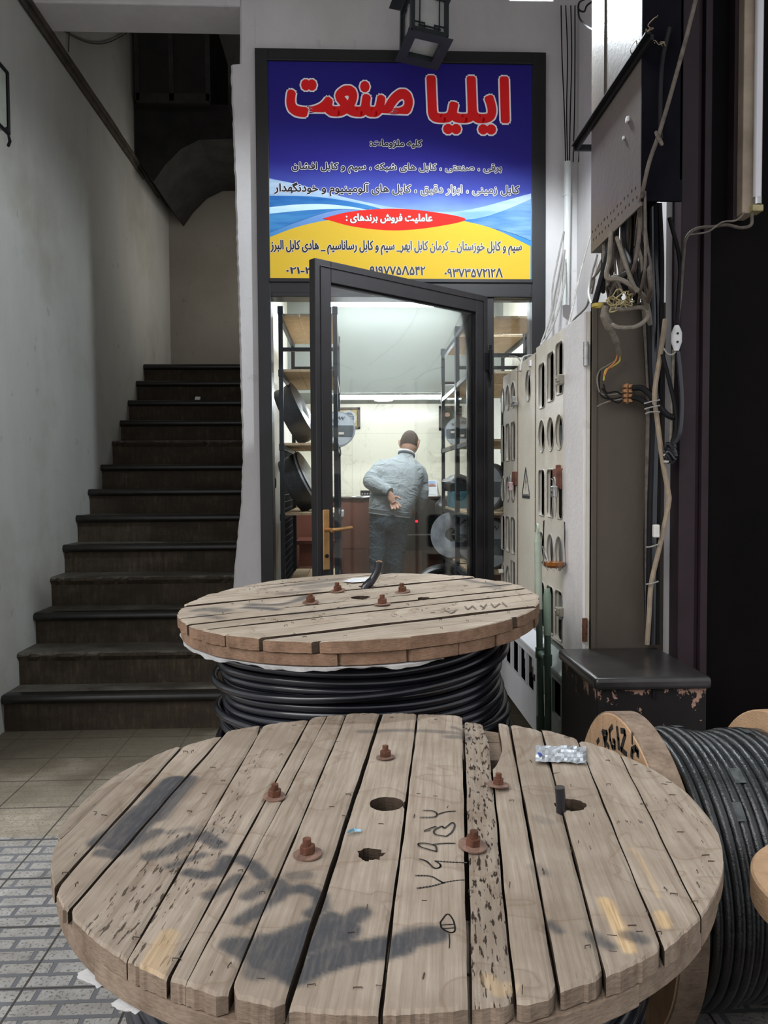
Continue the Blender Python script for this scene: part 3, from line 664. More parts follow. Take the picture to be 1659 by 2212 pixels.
# ------------------------------------------------------------------ cable drums
def seg_dist(p, a, b):
    ax, ay = a; bx, by = b; dx, dy = bx-ax, by-ay; L = dx*dx+dy*dy
    t = 0 if L == 0 else max(0, min(1, ((p[0]-ax)*dx+(p[1]-ay)*dy)/L))
    return math.hypot(p[0]-ax-t*dx, p[1]-ay-t*dy)
def flange_boards(R, th, planks, thick, cell, holes, paint, rnd, zj=.002, ragged=.005):
    """planks: (vL at u=+R, vL at u=-R, vR at u=+R, vR at u=-R, tone, pit, [drop]) in the drum's local frame, boards along u.
       returns one mesh, top at z=0; u axis = (sin th, cos th), v axis = (cos th, -sin th)"""
    mb = MB(); mb.uv = []; mb.col = []
    U = (math.sin(th), math.cos(th)); V = (math.cos(th), -math.sin(th))
    for pi, pk in enumerate(planks):
        l1, l0, r1, r0, tone, pit = pk[:6]; dz = -(pk[6] if len(pk) > 6 else 0)+rnd.uniform(-zj, 0); endcut = pk[7] if len(pk) > 7 else (0, 0)
        nt = pk[8] if len(pk) > 8 else None
        def bound(u, s):
            f = (u+R)/(2*R); a = l0+(l1-l0)*f; b = r0+(r1-r0)*f
            if nt and u > nt[2]:
                q = min(1, (u-nt[2])/.12)**.7*nt[1]
                if nt[0] == 0: a += q
                else: b -= q
            return a+(b-a)*s
        wid = abs((r1+r0)/2-(l1+l0)/2); nv = max(3, int(wid/cell)+1)
        tilt = rnd.uniform(-.0015, .0015); cup = rnd.uniform(.0, .002); ju = [rnd.uniform(-1, 1) for _ in range(nv+1)]
        nu = int(2*R/cell); cols = []
        wob = [rnd.uniform(0, 6) for _ in range(4)]; corner = [rnd.random()**4*.022+.001 for _ in range(4)]
        for j in range(nv+1):
            s = j/nv; ends = []
            for sg in (1, -1):
                u = sg*R*.8
                for _ in range(12):
                    v = bound(u, s); q = R*R-v*v; u = sg*math.sqrt(max(q, 0.0004))
                ends.append(u - sg*(abs(ju[j])*ragged + endcut[0 if sg > 0 else 1] + (corner[(0 if sg > 0 else 2)+(0 if j == 0 else 1)] if j in (0, nv) else corner[(0 if sg > 0 else 2)+(0 if j == 1 else 1)]*.35 if j in (1, nv-1) else 0)))
            cols.append(ends)
        base = len(mb.v); off = pi*.37+rnd.random()
        for i in range(nu+1):
            t = i/nu
            for j in range(nv+1):
                s = j/nv; u1, u0 = cols[j]; u = u0+(u1-u0)*t; v = bound(u, s)
                edge = min(s, 1-s)*wid
                if j in (0, nv): v += .0006*math.sin(u*13+wob[0]+j)+.0004*math.sin(u*41+wob[1])
                x, y = u*U[0]+v*V[0], u*U[1]+v*V[1]
                for hx_, hy_, hr, hj in holes:     # snap to the rim of a hole
                    d = math.hypot(x-hx_, y-hy_); an = math.atan2(y-hy_, x-hx_)
                    rr = hr*(1+hj*(.5*math.sin(3*an+1)+.35*math.sin(7*an+2)+.3*math.sin(13*an)))
                    if abs(d-rr) < cell*.62 and d > 1e-6: x = hx_+(x-hx_)/d*rr; y = hy_+(y-hy_)/d*rr
                z = dz+tilt*(s-.5)*2 - cup*(2*s-1)**2*.5 + .0006*math.sin(u*17+wob[2])
                if j in (0, nv): z -= .002
                if i in (0, nu): z -= .002+abs(ju[j])*.002
                mb.v.append(Vector((x, y, z))); mb.uv.append((u, v*1.0+off))
                c = paint(x, y, u, v) ; mb.col.append((c[0], max(c[1], pit), c[2], tone))
        dead = set()
        for i in range(nu):
            for j in range(nv):
                a = base+i*(nv+1)+j; q = [a, a+1, a+nv+2, a+nv+1]
                cx = sum(mb.v[k].x for k in q)/4; cy = sum(mb.v[k].y for k in q)/4
                hit = False
                for hx_, hy_, hr, hj in holes:
                    an = math.atan2(cy-hy_, cx-hx_); rr = hr*(1+hj*(.5*math.sin(3*an+1)+.35*math.sin(7*an+2)+.3*math.sin(13*an)))
                    if math.hypot(cx-hx_, cy-hy_) < rr*.98: hit = True
                if hit: dead.add((i, j)); continue
                mb.f.append(q[::-1]); mb.m.append(0)
        # sides, bottom edge and hole walls
        def wall(a, b, mi):
            va, vb = mb.v[a], mb.v[b]; k = len(mb.v)
            for src, zz in ((a, 0), (b, 0), (b, 1), (a, 1)):
                p = mb.v[src]; mb.v.append(Vector((p.x, p.y, p.z if not zz else -thick))); mb.uv.append(mb.uv[src]); mb.col.append((0, mb.col[src][1]*.5, 0, .5))
            mb.f.append([k, k+1, k+2, k+3]); mb.m.append(mi)
        for i in range(nu):
            for j, nb in ((0, 0), (nv, nv)):
                a = base+i*(nv+1)+j; wall(a, a+nv+1, 1 if (pi == 0 and j == 0) or (pi == len(planks)-1 and j == nv) else 3)
        for j in range(nv):
            for i in (0, nu):
                a = base+i*(nv+1)+j; wall(a, a+1, 1)
        for (i, j) in dead:
            for di, dj, e in ((-1, 0, (0, 1)), (1, 0, (2, 3)), (0, -1, (3, 0)), (0, 1, (1, 2))):
                if (i+di, j+dj) in dead or not (0 <= i+di < nu and 0 <= j+dj < nv): continue
                a = base+i*(nv+1)+j; q = [a, a+1, a+nv+2, a+nv+1]; wall(q[e[0]], q[e[1]], 3)
    return mb
def ring_layer(R, th, nb, thick, ztop, rnd, hole):
    """lower cross layer of a flange: boards laid the other way, seen by their ends"""
    m = MB(); w = 2*R/nb; U = Vector((math.sin(th), math.cos(th), 0)); V = Vector((math.cos(th), -math.sin(th), 0))
    for k in range(nb):
        va, vb = -R+k*w+.001+rnd.random()*.005, -R+(k+1)*w-.001-rnd.random()*.005
        N = 6; r_ = R-.002-rnd.random()*.006; ow = .41
        def arc(sg, flip):
            o = []
            for i in range(N+1):
                f = i/N if not flip else 1-i/N; v = va+(vb-va)*f; u = sg*math.sqrt(max(r_*r_-v*v, .0002)); p = U*u+V*v; o.append((p.x, p.y))
            return o
        def pt(u, v): p = U*u+V*v; return (p.x, p.y)
        if max(abs(va), abs(vb)) < ow:
            polys = [arc(1, False)+[pt(ow*.7, vb), pt(ow*.7, va)], arc(-1, True)+[pt(-ow*.7, va), pt(-ow*.7, vb)]]
        else: polys = [arc(1, False)+arc(-1, True)]
        for pts in polys: m.prism(pts, (0, 0, ztop-thick), (1, 0, 0), (0, 1, 0), thick-.001)
    return m
def winding(R, z0, z1, d, rnd, wob=.006, n=110):
    """one long cable wound in an uneven helix with a loose outer run"""
    m = MB(); loops = int((z1-z0)/d); pts = []
    ph = [rnd.uniform(0, 6) for _ in range(loops+2)]; rr = [R+rnd.uniform(-wob, wob) for _ in range(loops+2)]
    for k in range(loops):
        for i in range(n):
            f = i/n; a = 2*PI*f; r = rr[k]*(1-f)+rr[k+1]*f + wob*.5*math.sin(a*2+ph[0]+k*.3)
            z = z0+d*(k+f)+d/2 + wob*.8*math.sin(a*3+ph[1]+k*.25) + wob*.7*math.sin(a+ph[2])
            pts.append((r*math.cos(a), r*math.sin(a), z))
    m.tube(pts, d*.53, 8)
    return m
def bolt(par, x, y, z, rs, rnd, s=1.0, tilt=0):
    R = Matrix.Rotation(rnd.uniform(-.12, .12)+tilt, 3, 'X') @ Matrix.Rotation(rnd.uniform(-.12, .12), 3, 'Y')
    m = MB(); m.cyl((x, y, z-.05), Vector((x, y, z))+R @ Vector((0, 0, .034*s)), .0088*s, 12); b = obj('bolt', m, M_rust, par, local=True)
    m = MB(); m.lathe([(.011*s, 0), (rs, .0003), (rs, .0028), (.011*s, .0036), (.011*s, 0)], (x, y, z), R, 32); obj('washer', m, M_washer, b, local=True)
    m = MB(); p = [(.0165*s*math.cos(PI/3*k+.3), .0165*s*math.sin(PI/3*k+.3)) for k in range(6)]
    m.prism(p, Vector((x, y, z))+R @ Vector((0, 0, .003)), R @ Vector((1, 0, 0)), R @ Vector((0, 1, 0)), .017*s); obj('nut', m, M_rust, b, local=True, bevel=.0015)
def staples(mb, pts, rnd, th, mi=2):
    for x, y in pts:
        a = th+rnd.choice((0, 0, PI/2, PI/2, PI/2))+rnd.uniform(-.3, .3); L = rnd.uniform(.007, .013); d = Vector((math.sin(a), math.cos(a), 0))*L/2
        c = Vector((x, y, .0006)); k = len(mb.v); mb.tube([c-d-Vector((0, 0, .004)), c-d, c+d, c+d-Vector((0, 0, .004))], rnd.uniform(.0005, .0009), 4, True, mi)
        if mb.uv is not None:
            for _ in range(len(mb.v)-k): mb.uv.append((0, 0)); mb.col.append((0, 0, 0, .5))
M_gapshade = wood_end('shaded_grimy_gap_side', (.095, .068, .048, 1), (.030, .021, .015, 1))  # sides of gaps and holes painted dark, shade as well as grime

# --- the drum in front
D1 = Vector((.062, 1.505, 0)); TH1 = math.radians(7); Z1 = .69
drum1 = thing('cable_drum', 'nearest grey weathered wooden cable drum lying flat in the foreground', 'cable drum', tuple(D1))
def loc1(px, py): p = AZ(px, py, Z1); return (p.x-D1.x, p.y-D1.y)
def loc1s(l, ox, oy, k): return [loc1(ox+x*k, oy+y*k) for x, y in l]
KA = (100, 1520, 500/1598.); KB = (560, 1520, 500/1598.); KC = (1000, 1540, 600/1659.)
def A_(*l): return loc1s(l, *KA)
def B_(*l): return loc1s(l, *KB)
def C_(*l): return loc1s(l, *KC)
strokes1 = [  # (points, half width, strength) sprayed letters and blotches
    (A_((900, 520), (760, 660), (640, 800), (520, 930)), .034, 1.0), (A_((980, 520), (860, 660), (760, 780)), .022, .8),
    (A_((640, 700), (480, 850), (340, 950)), .016, .9), (A_((380, 1010), (520, 1015), (640, 940), (760, 880)), .015, .85),
    (A_((720, 1050), (860, 1000), (960, 930), (1080, 900), (1190, 970)), .016, .9), (A_((860, 880), (980, 850), (1080, 880)), .010, .5),
    (A_((850, 1115), (960, 1080), (1080, 1040)), .010, .8), (A_((980, 1160), (1100, 1180), (1190, 1150), (1240, 1060), (1330, 1060), (1440, 1120), (1490, 1180)), .013, .95),
    (A_((1120, 1310), (1230, 1260), (1320, 1190)), .012, .85),
    (A_((1390, 1320), (1480, 1260), (1560, 1220)) + B_((100, 1215), (200, 1290)), .013, .85),
    (A_((1340, 1490), (1480, 1400), (1590, 1340)) + B_((150, 1300), (300, 1270), (420, 1310), (430, 1400), (360, 1440)), .0135, .95),
    (B_((230, 1190), (320, 1180)), .013, .6),
    (A_((1270, 1660), (1400, 1720), (1500, 1790)), .016, .9), (A_((1280, 1650), (1590, 1640)) + B_((140, 1620), (330, 1540), (480, 1470), (600, 1520), (700, 1440)), .017, .95),
    (B_((60, 1760), (160, 1790), (280, 1830)), .030, .95), (B_((150, 1700), (300, 1640), (430, 1570), (560, 1560)), .030, 1.), (B_((250, 1850), (420, 1780), (600, 1730), (800, 1690), (960, 1660)), .026, 1.),
    (B_((450, 1690), (640, 1680)), .02, .9), (B_((960, 1640), (1080, 1610), (1200, 1590)), .022, .95), (B_((1040, 1580), (1160, 1570)), .016, .7), (A_((1450, 1850), (1590, 1830)), .02, .7),
    (B_((700, 190), (860, 180), (1060, 180), (1250, 195), (1400, 210)), .012, .55), (B_((1310, 230), (1440, 235)), .013, .6), (B_((1340, 165), (1440, 205)), .008, .55),
    (C_((510, 1240), (570, 1290)), .008, .8), (C_((760, 1310), (830, 1370), (880, 1400)), .010, .8), (C_((990, 1330), (1060, 1350)), .013, .8), (C_((430, 900), (480, 940)), .012, .4), (C_((450, 620), (500, 640)), .014, .25),
    (A_((1020, 860), (1200, 880)), .02, .25)]
fresh1 = [(C_((850, 1120), (900, 1220), (960, 1340), (985, 1410)), .011, 1.), (C_((1180, 1190), (1210, 1260)), .009, .9), (C_((1010, 800), (1060, 860), (1120, 980), (1170, 1090)), .0035, .6),
          (A_((840, 1580), (760, 1700), (690, 1850)), .013, .6), (A_((880, 1580), (830, 1700), (780, 1850)), .009, .5), (C_((150, 1560), (210, 1640), (290, 1600)), .010, .5)]
pits1 = [(A_((1250, 780), (1100, 1000), (900, 1280), (700, 1500)), .035, .8), (A_((1000, 900), (700, 1250), (500, 1500), (700, 1700)), .05, .75), (A_((400, 1500), (520, 1330)), .02, .6), (A_((1500, 300), (1300, 650)), .02, .6),
         (A_((320, 1610), (500, 1740), (620, 1800)), .03, .6), (C_((1150, 500), (1330, 600)), .010, .9), (C_((940, 650), (1130, 640)), .013, .8), (C_((1500, 560), (1540, 800), (1480, 1000)), .03, .35), (B_((700, 700), (1000, 800)), .03, .25)]
def field(lst, x, y, soft):
    best = 0.0
    for pts, w, st in lst:
        bx0 = min(p[0] for p in pts)-w-soft
        if x < bx0: continue
        d = min(seg_dist((x, y), a, b) for a, b in zip(pts, pts[1:]))
        if d < w+soft: best = max(best, st*min(1, (w+soft-d)/(2*soft)))
    return best
def paint1(x, y, u, v): return (field(strokes1, x, y, .0045), field(pits1, x, y, .012), field(fresh1, x, y, .003))
R1 = .605
g = lambda v0, s, w=.003: (v0+s*R1, v0-s*R1, w)
gaps = [(-.567, .002, .0012), (-.506, -.035, .0017), (-.442, -.002, .0058), (-.333, -.055, .0018), (-.243, -.012, .0023), (-.208, .004, .0010), (-.153, -.004, .0025), (-.068, .010, .0044), (.038, -.002, .0024), (.153, .012, .0034), (.212, .020, .0021), (.268, .021, .0022), (.338, .037, .0015), (.422, .029, .0019), (.500, .046, .0015)]
tones = [.35, .45, .75, .55, .70, .60, .62, .66, .72, .70, .38, .62, .50, .62, .72, .66]
pitv = [.3, .12, .0, .12, .05, .0, .02, .02, .03, .02, .95, .05, .1, .04, .05, .15]
drops = {2: .004, 3: .0, 10: .003, 11: .005, 12: .003}
pl = []
edges = [(-.604, -.604, 0)] + [g(*q) for q in gaps] + [(.604, .604, 0)]
for i in range(len(edges)-1):
    a, b = edges[i], edges[i+1]
    pl.append((a[0]+a[2], a[1]+a[2], b[0]-b[2], b[1]-b[2], tones[i], pitv[i], drops.get(i, 0), (.030 if i == 10 else .012 if i in (4,) else 0, .006 if i in (10, 12) else 0), {10: (1, .012, .40), 11: (0, .026, .22), 3: (1, .010, .40)}.get(i)))
holes1 = [(0, 0, .034, .04), loc1(800, 1843)+(.022, .22), loc1(1232, 1738)+(.030, .10)]
# the wide notch at the far end of the rotten board
rnd = random.Random(11)
fb = flange_boards(R1, TH1, pl, .030, .0062, holes1, paint1, rnd)
st = []
for (sx, sy) in ((1340, 1150), (1480, 1900), (1140, 1860), (900, 1760), (210, 1240), (400, 770), (1090, 620), (990, 742), (1010, 325), (1150, 440), (1220, 530)): st.append(loc1(KA[0]+sx*KA[2], KA[1]+sy*KA[2]))
for (sx, sy) in ((1140, 1360), (635, 1580), (680, 1960), (360, 1940), (1135, 1880), (1480, 1850), (1460, 1290), (20, 1300), (615, 625), (1100, 622), (1070, 775), (1215, 640), (1300, 715), (590, 775), (500, 712), (840, 830), (1160, 880), (745, 1400), (1220, 108), (1040, 70), (540, 262), (150, 350)): st.append(loc1(KB[0]+sx*KB[2], KB[1]+sy*KB[2]))
for (sx, sy) in ((645, 433), (560, 360), (405, 285), (480, 105), (620, 145), (1110, 350), (1230, 415), (1250, 490), (1400, 640), (1430, 770), (1400, 700), (1400, 945), (780, 610), (755, 662), (645, 812), (690, 772), (760, 806), (480, 940), (1010, 1270), (1100, 1185), (745, 1390), (1260, 1080), (1210, 1050), (280, 1020), (1030, 310), (870, 425), (1080, 545), (1300, 712), (1450, 850), (290, 522)): st.append(loc1(KC[0]+sx*KC[2], KC[1]+sy*KC[2]))
for q in range(26):
    a = rnd.uniform(0, 6.28); r = R1-rnd.uniform(.015, .06); st.append((r*math.cos(a), r*math.sin(a)))
k0 = len(fb.v); staples(fb, st, rnd, TH1)
for v in fb.v: v.z += Z1
tf = obj('top_flange', fb, [M_wood1, M_end1, plain('rusty_staple', (.075, .048, .036, 1), .6, .3), M_gapshade], drum1, local=True)
m = ring_layer(R1, TH1+PI/2, 9, .032, Z1-.031, rnd, None); obj('under_layer', m, M_end1, drum1, local=True, bevel=.002)
m = MB(); m.lathe([(.30, .60), (.30, .10)], (0, 0, 0), None, 40); obj('core', m, M_end1, drum1, local=True)
m = winding(.47, .10, .615, .030, rnd, .008); obj('cable_winding', m, M_cable, drum1, local=True, smooth=True, ang=80)
m = MB(); m.lathe([(.04, .0), (R1, .0), (R1, .08), (.04, .08), (.04, 0)], (0, 0, .0), None, 64); obj('bottom_flange', m, M_end1, drum1, local=True, smooth=True)
m = MB(); p_ = loc1(1213, 1752); m.tube([(p_[0], p_[1], Z1-.09), (p_[0]+.001, p_[1]+.004, Z1-.02), (p_[0]-.001, p_[1]+.004, Z1+.028), (p_[0]-.003, p_[1]+.003, Z1+.045)], .0095, 12); obj('cable_end', m, M_cable, drum1, local=True, smooth=True)
for (bx, by, rs, sc) in ((833, 1637, .021, .8), (593, 1722, .022, .8), (665, 1847, .0245, .82), (1076, 1697, .023, .72), (1021, 1828, .0245, .82)):
    p_ = loc1(bx, by); bolt(drum1, p_[0], p_[1], Z1+.0005, rs, rnd, sc)
# plastic sheet peeping out between boards and cable
def ragged_sheet(R, a0, a1, z, rnd, drop=.012, n=60):
    m = MB(); vs = []
    for i in range(n+1):
        a = math.radians(a0+(a1-a0)*i/n); o = .004*math.sin(i*.41)+rnd.uniform(-.0015, .0015); d = drop*(.55+.3*math.sin(i*.23+1)+.15*math.sin(i*.9)+rnd.uniform(-.06, .06))*(min(i, n-i)/8 if min(i, n-i) < 8 else 1)
        for r, zz in ((R-.10, z), (R-.02, z-.002), (R+.002+o, z-.003), (R-.004+o, z-.003-d)): vs.append((r*math.cos(a), r*math.sin(a), zz))
    fs = [(i*4+k, i*4+k+1, i*4+4+k+1, i*4+4+k) for i in range(n) for k in range(3)]
    m.add(vs, fs); return m
for pa, pb in (((248, 2068), (285, 2098)), ((335, 2112), (368, 2140))):
    qa, qb = [AZ(p[0], p[1], .62)-D1 for p in (pa, pb)]
    obj('plastic_wrap', ragged_sheet(R1+.001, math.degrees(math.atan2(qa.y, qa.x)), math.degrees(math.atan2(qb.y, qb.x)), Z1-.066, rnd, .010, 14), M_plastic_white, drum1, local=True)
# handwriting across the boards
def ribbon(mb, pts, w, z):
    pts = [Vector((p[0], p[1], z)) for p in pts]
    for i in range(len(pts)-1):
        a, b = pts[i], pts[i+1]; d = (b-a)
        if d.length < 1e-6: continue
        d.normalize(); n_ = Vector((-d.y, d.x, 0))*w; e = d*w*.6
        mb.add([a-n_-e, a+n_-e, b+n_+e, b-n_+e], [(0, 3, 2, 1)])
zz = Z1+.0012; M_fm = plain('faded_marker', (.085, .08, .075, 1), .85, 0, .3, 60, 0); hwn = 0
for stv in (((1080, 1190), (1180, 1195), (1240, 1225), (1275, 1245)), ((1090, 1278), (1200, 1262), (1300, 1235), (1415, 1220)), ((1105, 1075), (1150, 1090), (1175, 1110), (1210, 1140), (1245, 1135), (1250, 1115), (1215, 1090)), ((1215, 1090), (1320, 1098), (1430, 1102)), ((1225, 1025), (1170, 1010), (1110, 990), (1100, 970), (1150, 968), (1215, 985), (1225, 1025)), ((1200, 975), (1280, 968), (1350, 968)), ((1290, 920), (1215, 905), (1210, 875), (1260, 850), (1280, 862), (1330, 825), (1350, 845), (1330, 890), (1290, 920)), ((1140, 880), (1185, 862), (1220, 850)), ((1130, 740), (1190, 742), (1225, 760), (1210, 785), (1110, 788)), ((1230, 768), (1290, 750), (1355, 745))):
    m = MB(); q_ = [tuple(v)[:2] for v in spline([p_+(0,) for p_ in B_(*stv)], 5)]; ribbon(m, q_, .0016, zz); obj('handwritten_stroke', m, M_fm, drum1, local=True, fix=False)
m = MB(); kq = B_(((1250, 1510)), (1300, 1455), (1340, 1500), (1350, 1570), (1310, 1580), (1260, 1550), (1250, 1510))
ribbon(m, [tuple(v)[:2] for v in spline([p_+(0,) for p_ in kq], 6)], .0012, zz-.0006); ribbon(m, B_((1260, 1530), (1340, 1525)), .001, zz-.0006); ribbon(m, B_((1270, 1555), (1345, 1550)), .001, zz-.0006); ribbon(m, B_((1310, 1590), (1315, 1640), (1312, 1690)), .0008, zz-.0006)
obj('knot', m, M_darkhole, drum1, local=True, fix=False)

# things lying on it
bp = thing('blister_pack', 'crumpled silver blister pack lying on the nearest drum', 'blister pack', tuple(AZ(1212, 1632, Z1+.002)))
c4 = [AZ(x, y, Z1+.0035) for x, y in ((1157, 1646), (1267, 1651), (1266, 1614), (1157, 1611))]
m = MB(); NX, NY = 16, 8; vs = []
for j in range(NY+1):
    for i in range(NX+1):
        s_, t_ = i/NX, j/NY; p = (c4[0]*(1-s_)+c4[1]*s_)*(1-t_)+(c4[3]*(1-s_)+c4[2]*s_)*t_
        vs.append(p+Vector((0, 0, rnd.uniform(0, .0035))))
m.add(vs, [(j*(NX+1)+i, j*(NX+1)+i+1, (j+1)*(NX+1)+i+1, (j+1)*(NX+1)+i) for j in range(NY) for i in range(NX)])
obj('foil', m, plain('crumpled_silver_foil', (.62, .66, .70, 1), .28, .75, .15, 90, .3), bp)
m = MB(); q_ = AZ(1167, 1629, Z1+.008); m.add([q_+Vector((-.004, -.01, 0)), q_+Vector((.004, -.01, 0)), q_+Vector((.004, .01, 0)), q_+Vector((-.004, .01, 0))], [(0, 1, 2, 3)])
obj('blue_print', m, plain('blue_print_ink', (.03, .05, .30, 1), .5), bp)
m = MB(); q_ = AZ(765, 1798, Z1+.002); m.add([q_+Vector((-.012, -.004, 0)), q_+Vector((0, -.004, .004)), q_+Vector((.012, -.001, .001)), q_+Vector((.012, .006, .002)), q_+Vector((0, .005, .006)), q_+Vector((-.012, .003, .002))], [(0, 1, 4, 5), (1, 2, 3, 4)])
single('wrapper_scrap', m, plain('shiny_blue_wrapper', (.20, .38, .48, 1), .25, .4, .5, 120, .2), 'tiny shiny blue wrapper scrap beside the gap in the nearest drum', 'litter')

# --- the second drum behind
D2 = Vector((.05, 2.76, 0)); Z2 = .908; R2 = .622
rot2 = (math.radians(1.5), math.radians(-1.75), 0)
drum2 = thing('cable_drum', 'second wooden cable drum wound with black cable behind the nearest one', 'cable drum', tuple(D2), rot2)
M2 = WM[drum2.name]; M2i = M2.inverted()
def loc2(px, py):
    o_ = M2i @ CAM; d_ = (M2i.to_3x3() @ _ray(px, py)); p = o_+d_*((Z2-o_.z)/d_.z); return (p.x, p.y)
KD = (380, 1220, 790/1659.)
def D_(*l): return [loc2(KD[0]+x*KD[2], KD[1]+y*KD[2]) for x, y in l]
a_, b_ = D_((90, 265), (1580, 105)); TH2 = math.atan2(b_[0]-a_[0], b_[1]-a_[1])
strokes2 = [(D_((110, 200), (160, 195), (210, 205)), .035, .7), (D_((120, 225), (200, 240)), .02, .6), (D_((320, 190), (420, 195), (455, 202)), .02, .95), (D_((340, 175), (470, 178), (540, 160), (600, 135)), .022, .8), (D_((400, 105), (520, 90), (640, 75), (740, 62)), .025, .6), (D_((540, 215), (700, 200), (860, 180)), .018, .6),
            (D_((600, 100), (700, 85)), .04, .5), (D_((1310, 62), (1400, 80), (1470, 95), (1500, 90)), .018, .75), (D_((1400, 95), (1460, 105)), .02, .6), (D_((480, 130), (620, 118)), .03, .5)]
def paint2(x, y, u, v): return (field(strokes2, x, y, .012), 0, 0)
vb = []
for l in (((45, 190), (760, 70)), ((60, 215), (1040, 75)), ((35, 225), (1330, 55)), ((90, 262), (1580, 100)), ((240, 295), (1560, 150)), ((310, 305), (1600, 165)), ((860, 320), (1600, 200))):
    A2, B2 = D_(*l); U2 = (math.sin(TH2), math.cos(TH2)); vv = [p[0]*math.cos(TH2)-p[1]*math.sin(TH2) for p in (A2, B2)]; vb.append(sum(vv)/2)
vb = sorted(vb)
vb = [-R2+.001] + [-.53, -.43, -.325, -.215, -.105, .005, .11, .215, .32, .425, .53] + [R2-.001]
pl2 = [(vb[i]+.003+.002*(i % 3 == 0), vb[i]+.003, vb[i+1]-.003, vb[i+1]-.0045, (.5, .72, .6, .8, .66)[i % 5], (.05, .15, .0, .1)[i % 4], (.0, .003, .001)[i % 3]) for i in range(len(vb)-1)]
holes2 = [loc2(778, 1289)+(.035, .06), loc2(790, 1266)+(.028, .1), loc2(915, 1291)+(.022, .25)]
fb = flange_boards(R2, TH2, pl2, .038, .011, holes2, paint2, rnd, .003, .006)
st = []
for q in range(90):
    a = rnd.uniform(0, 6.28); r = R2*(rnd.random()**.4)*.97; st.append((r*math.cos(a), r*math.sin(a)))
staples(fb, st, rnd, TH2)
for v in fb.v: v.z += Z2
obj('top_flange', fb, [M_wood2, M_end2, plain('dark_staple', (.05, .03, .022, 1), .6, .3), M_gapshade], drum2, local=True)
m = ring_layer(R2-.004, TH2+1.1, 9, .036, Z2-.040, rnd, None); obj('under_layer', m, M_end2, drum2, local=True, bevel=.003)
m = MB(); m.lathe([(.32, Z2-.06), (.32, .10)], (0, 0, 0), None, 40); obj('core', m, M_end2, drum2, local=True)
m = winding(.478, .11, Z2-.080, .0262, rnd, .010); obj('cable_winding', m, M_cable, drum2, local=True, smooth=True, ang=80)
m = MB()
for k in range(9):     # loose outer runs that cross the even ones
    zc = rnd.uniform(.25, .72); rr_ = .497+rnd.uniform(-.004, .012); tl = rnd.uniform(-.045, .045); p0 = rnd.uniform(0, 6)
    m.tube([((rr_+.004*math.sin(3*a+p0))*math.cos(a), (rr_+.004*math.sin(3*a+p0))*math.sin(a), zc+tl*math.sin(a+p0)+.006*math.sin(2*a)) for a in [2*PI*i/90 for i in range(90)]], .0133, 8, True, 0, True)
obj('outer_winding', m, M_cable, drum2, local=True, smooth=True, ang=80)
m = MB(); m.lathe([(.04, .0), (R2, .0), (R2, .08), (.04, .08), (.04, 0)], (0, 0, .012), None, 64); obj('bottom_flange', m, M_end2, drum2, local=True, smooth=True)
for (bx, by) in ((671, 1302), (730, 1277), (826, 1306), (870, 1279)):
    p_ = loc2(bx, by); bolt(drum2, p_[0], p_[1], Z2+.001, .028, rnd, .95)
p_ = loc2(788, 1268); m = MB(); c0 = Vector((p_[0], p_[1], Z2))
m.tube(spline([c0+Vector((-.02, 0, -.07)), c0+Vector((.0, 0, -.005)), c0+Vector((.03, .01, .025)), c0+Vector((.052, .012, .062)), c0+Vector((.060, .012, .093))], 6), [.0165]*12+[.015]*13, 12); ce_ = obj('cable_end', m, M_cable, drum2, local=True, smooth=True)
m = MB(); e_ = c0+Vector((.060, .012, .093)); m.tube([e_, e_+Vector((.001, 0, .004))], .010, 10); obj('bared_core', m, M_copper, ce_, local=True)
obj('plastic_wrap', ragged_sheet(R2-.01, 183, 292, Z2-.077, rnd, .016, 90), M_plastic_white, drum2, local=True)
m = MB(); q_ = D_((755, 80), (800, 66), (880, 62), (870, 78), (800, 84)); me = curve_mesh([q_]); m.add([(v.co.x, v.co.y, Z2+.003+rnd.uniform(0, .003)) for v in me.vertices], [list(p.vertices) for p in me.polygons])
for v in m.v: v.xyz = M2 @ v
single('paper_sheet', m, M_plastic_white, 'flat white paper lying on the second drum by its cable end', 'paper')
m = MB()
hw = D_((1200, 215), (1280, 205)), D_((1215, 205), (1250, 222), (1270, 208)), D_((1310, 190), (1325, 205), (1345, 188), (1360, 203)), D_((1380, 185), (1400, 200)), D_((1410, 180), (1390, 205)), D_((1430, 178), (1445, 196), (1470, 176)), D_((1480, 172), (1500, 190))
for h_ in hw: ribbon(m, h_, .0025, Z2+.002)
obj('handwritten_marks', m, plain('faint_pencil_brown', (.16, .12, .09, 1), .8), drum2, local=True, fix=False)

# --- the drum lying on its side at the right
R3 = .362; D3 = Vector((.66, 1.90, R3+.002))
drum3 = thing('cable_drum', 'cable drum lying on its side at right with black lettering on pale wood', 'cable drum', tuple(D3))
RX = Matrix(((0, 0, 1), (1, 0, 0), (0, 1, 0)))    # local z of a lathe -> world X
def disc3(x0, t, R): 
    m = MB(); m.lathe([(.03, x0), (R-.004, x0), (R, x0+.004), (R+.001, x0+t*.48), (R-.004, x0+t*.5), (R+.001, x0+t*.52), (R, x0+t-.004), (R-.004, x0+t), (.03, x0+t), (.03, x0)], (0, 0, 0), RX, 72); return m
M_pale = wood_end('pale_new_flange_wood', (.56, .37, .22, 1), (.40, .25, .15, 1))
f3 = obj('left_flange', disc3(0, .066, R3), M_pale, drum3, local=True, smooth=True)
m = MB(); m.lathe([(R3-.001, .002), (R3+.0025, .004), (R3+.0025, .062), (R3-.001, .064)], (0, 0, 0), RX, 72); obj('rim', m, M_end1, f3, local=True, smooth=True)
M_faceblk = plain('black_stencil_paint', (.025, .022, .02, 1), .8, 0, .2, 40, 0)
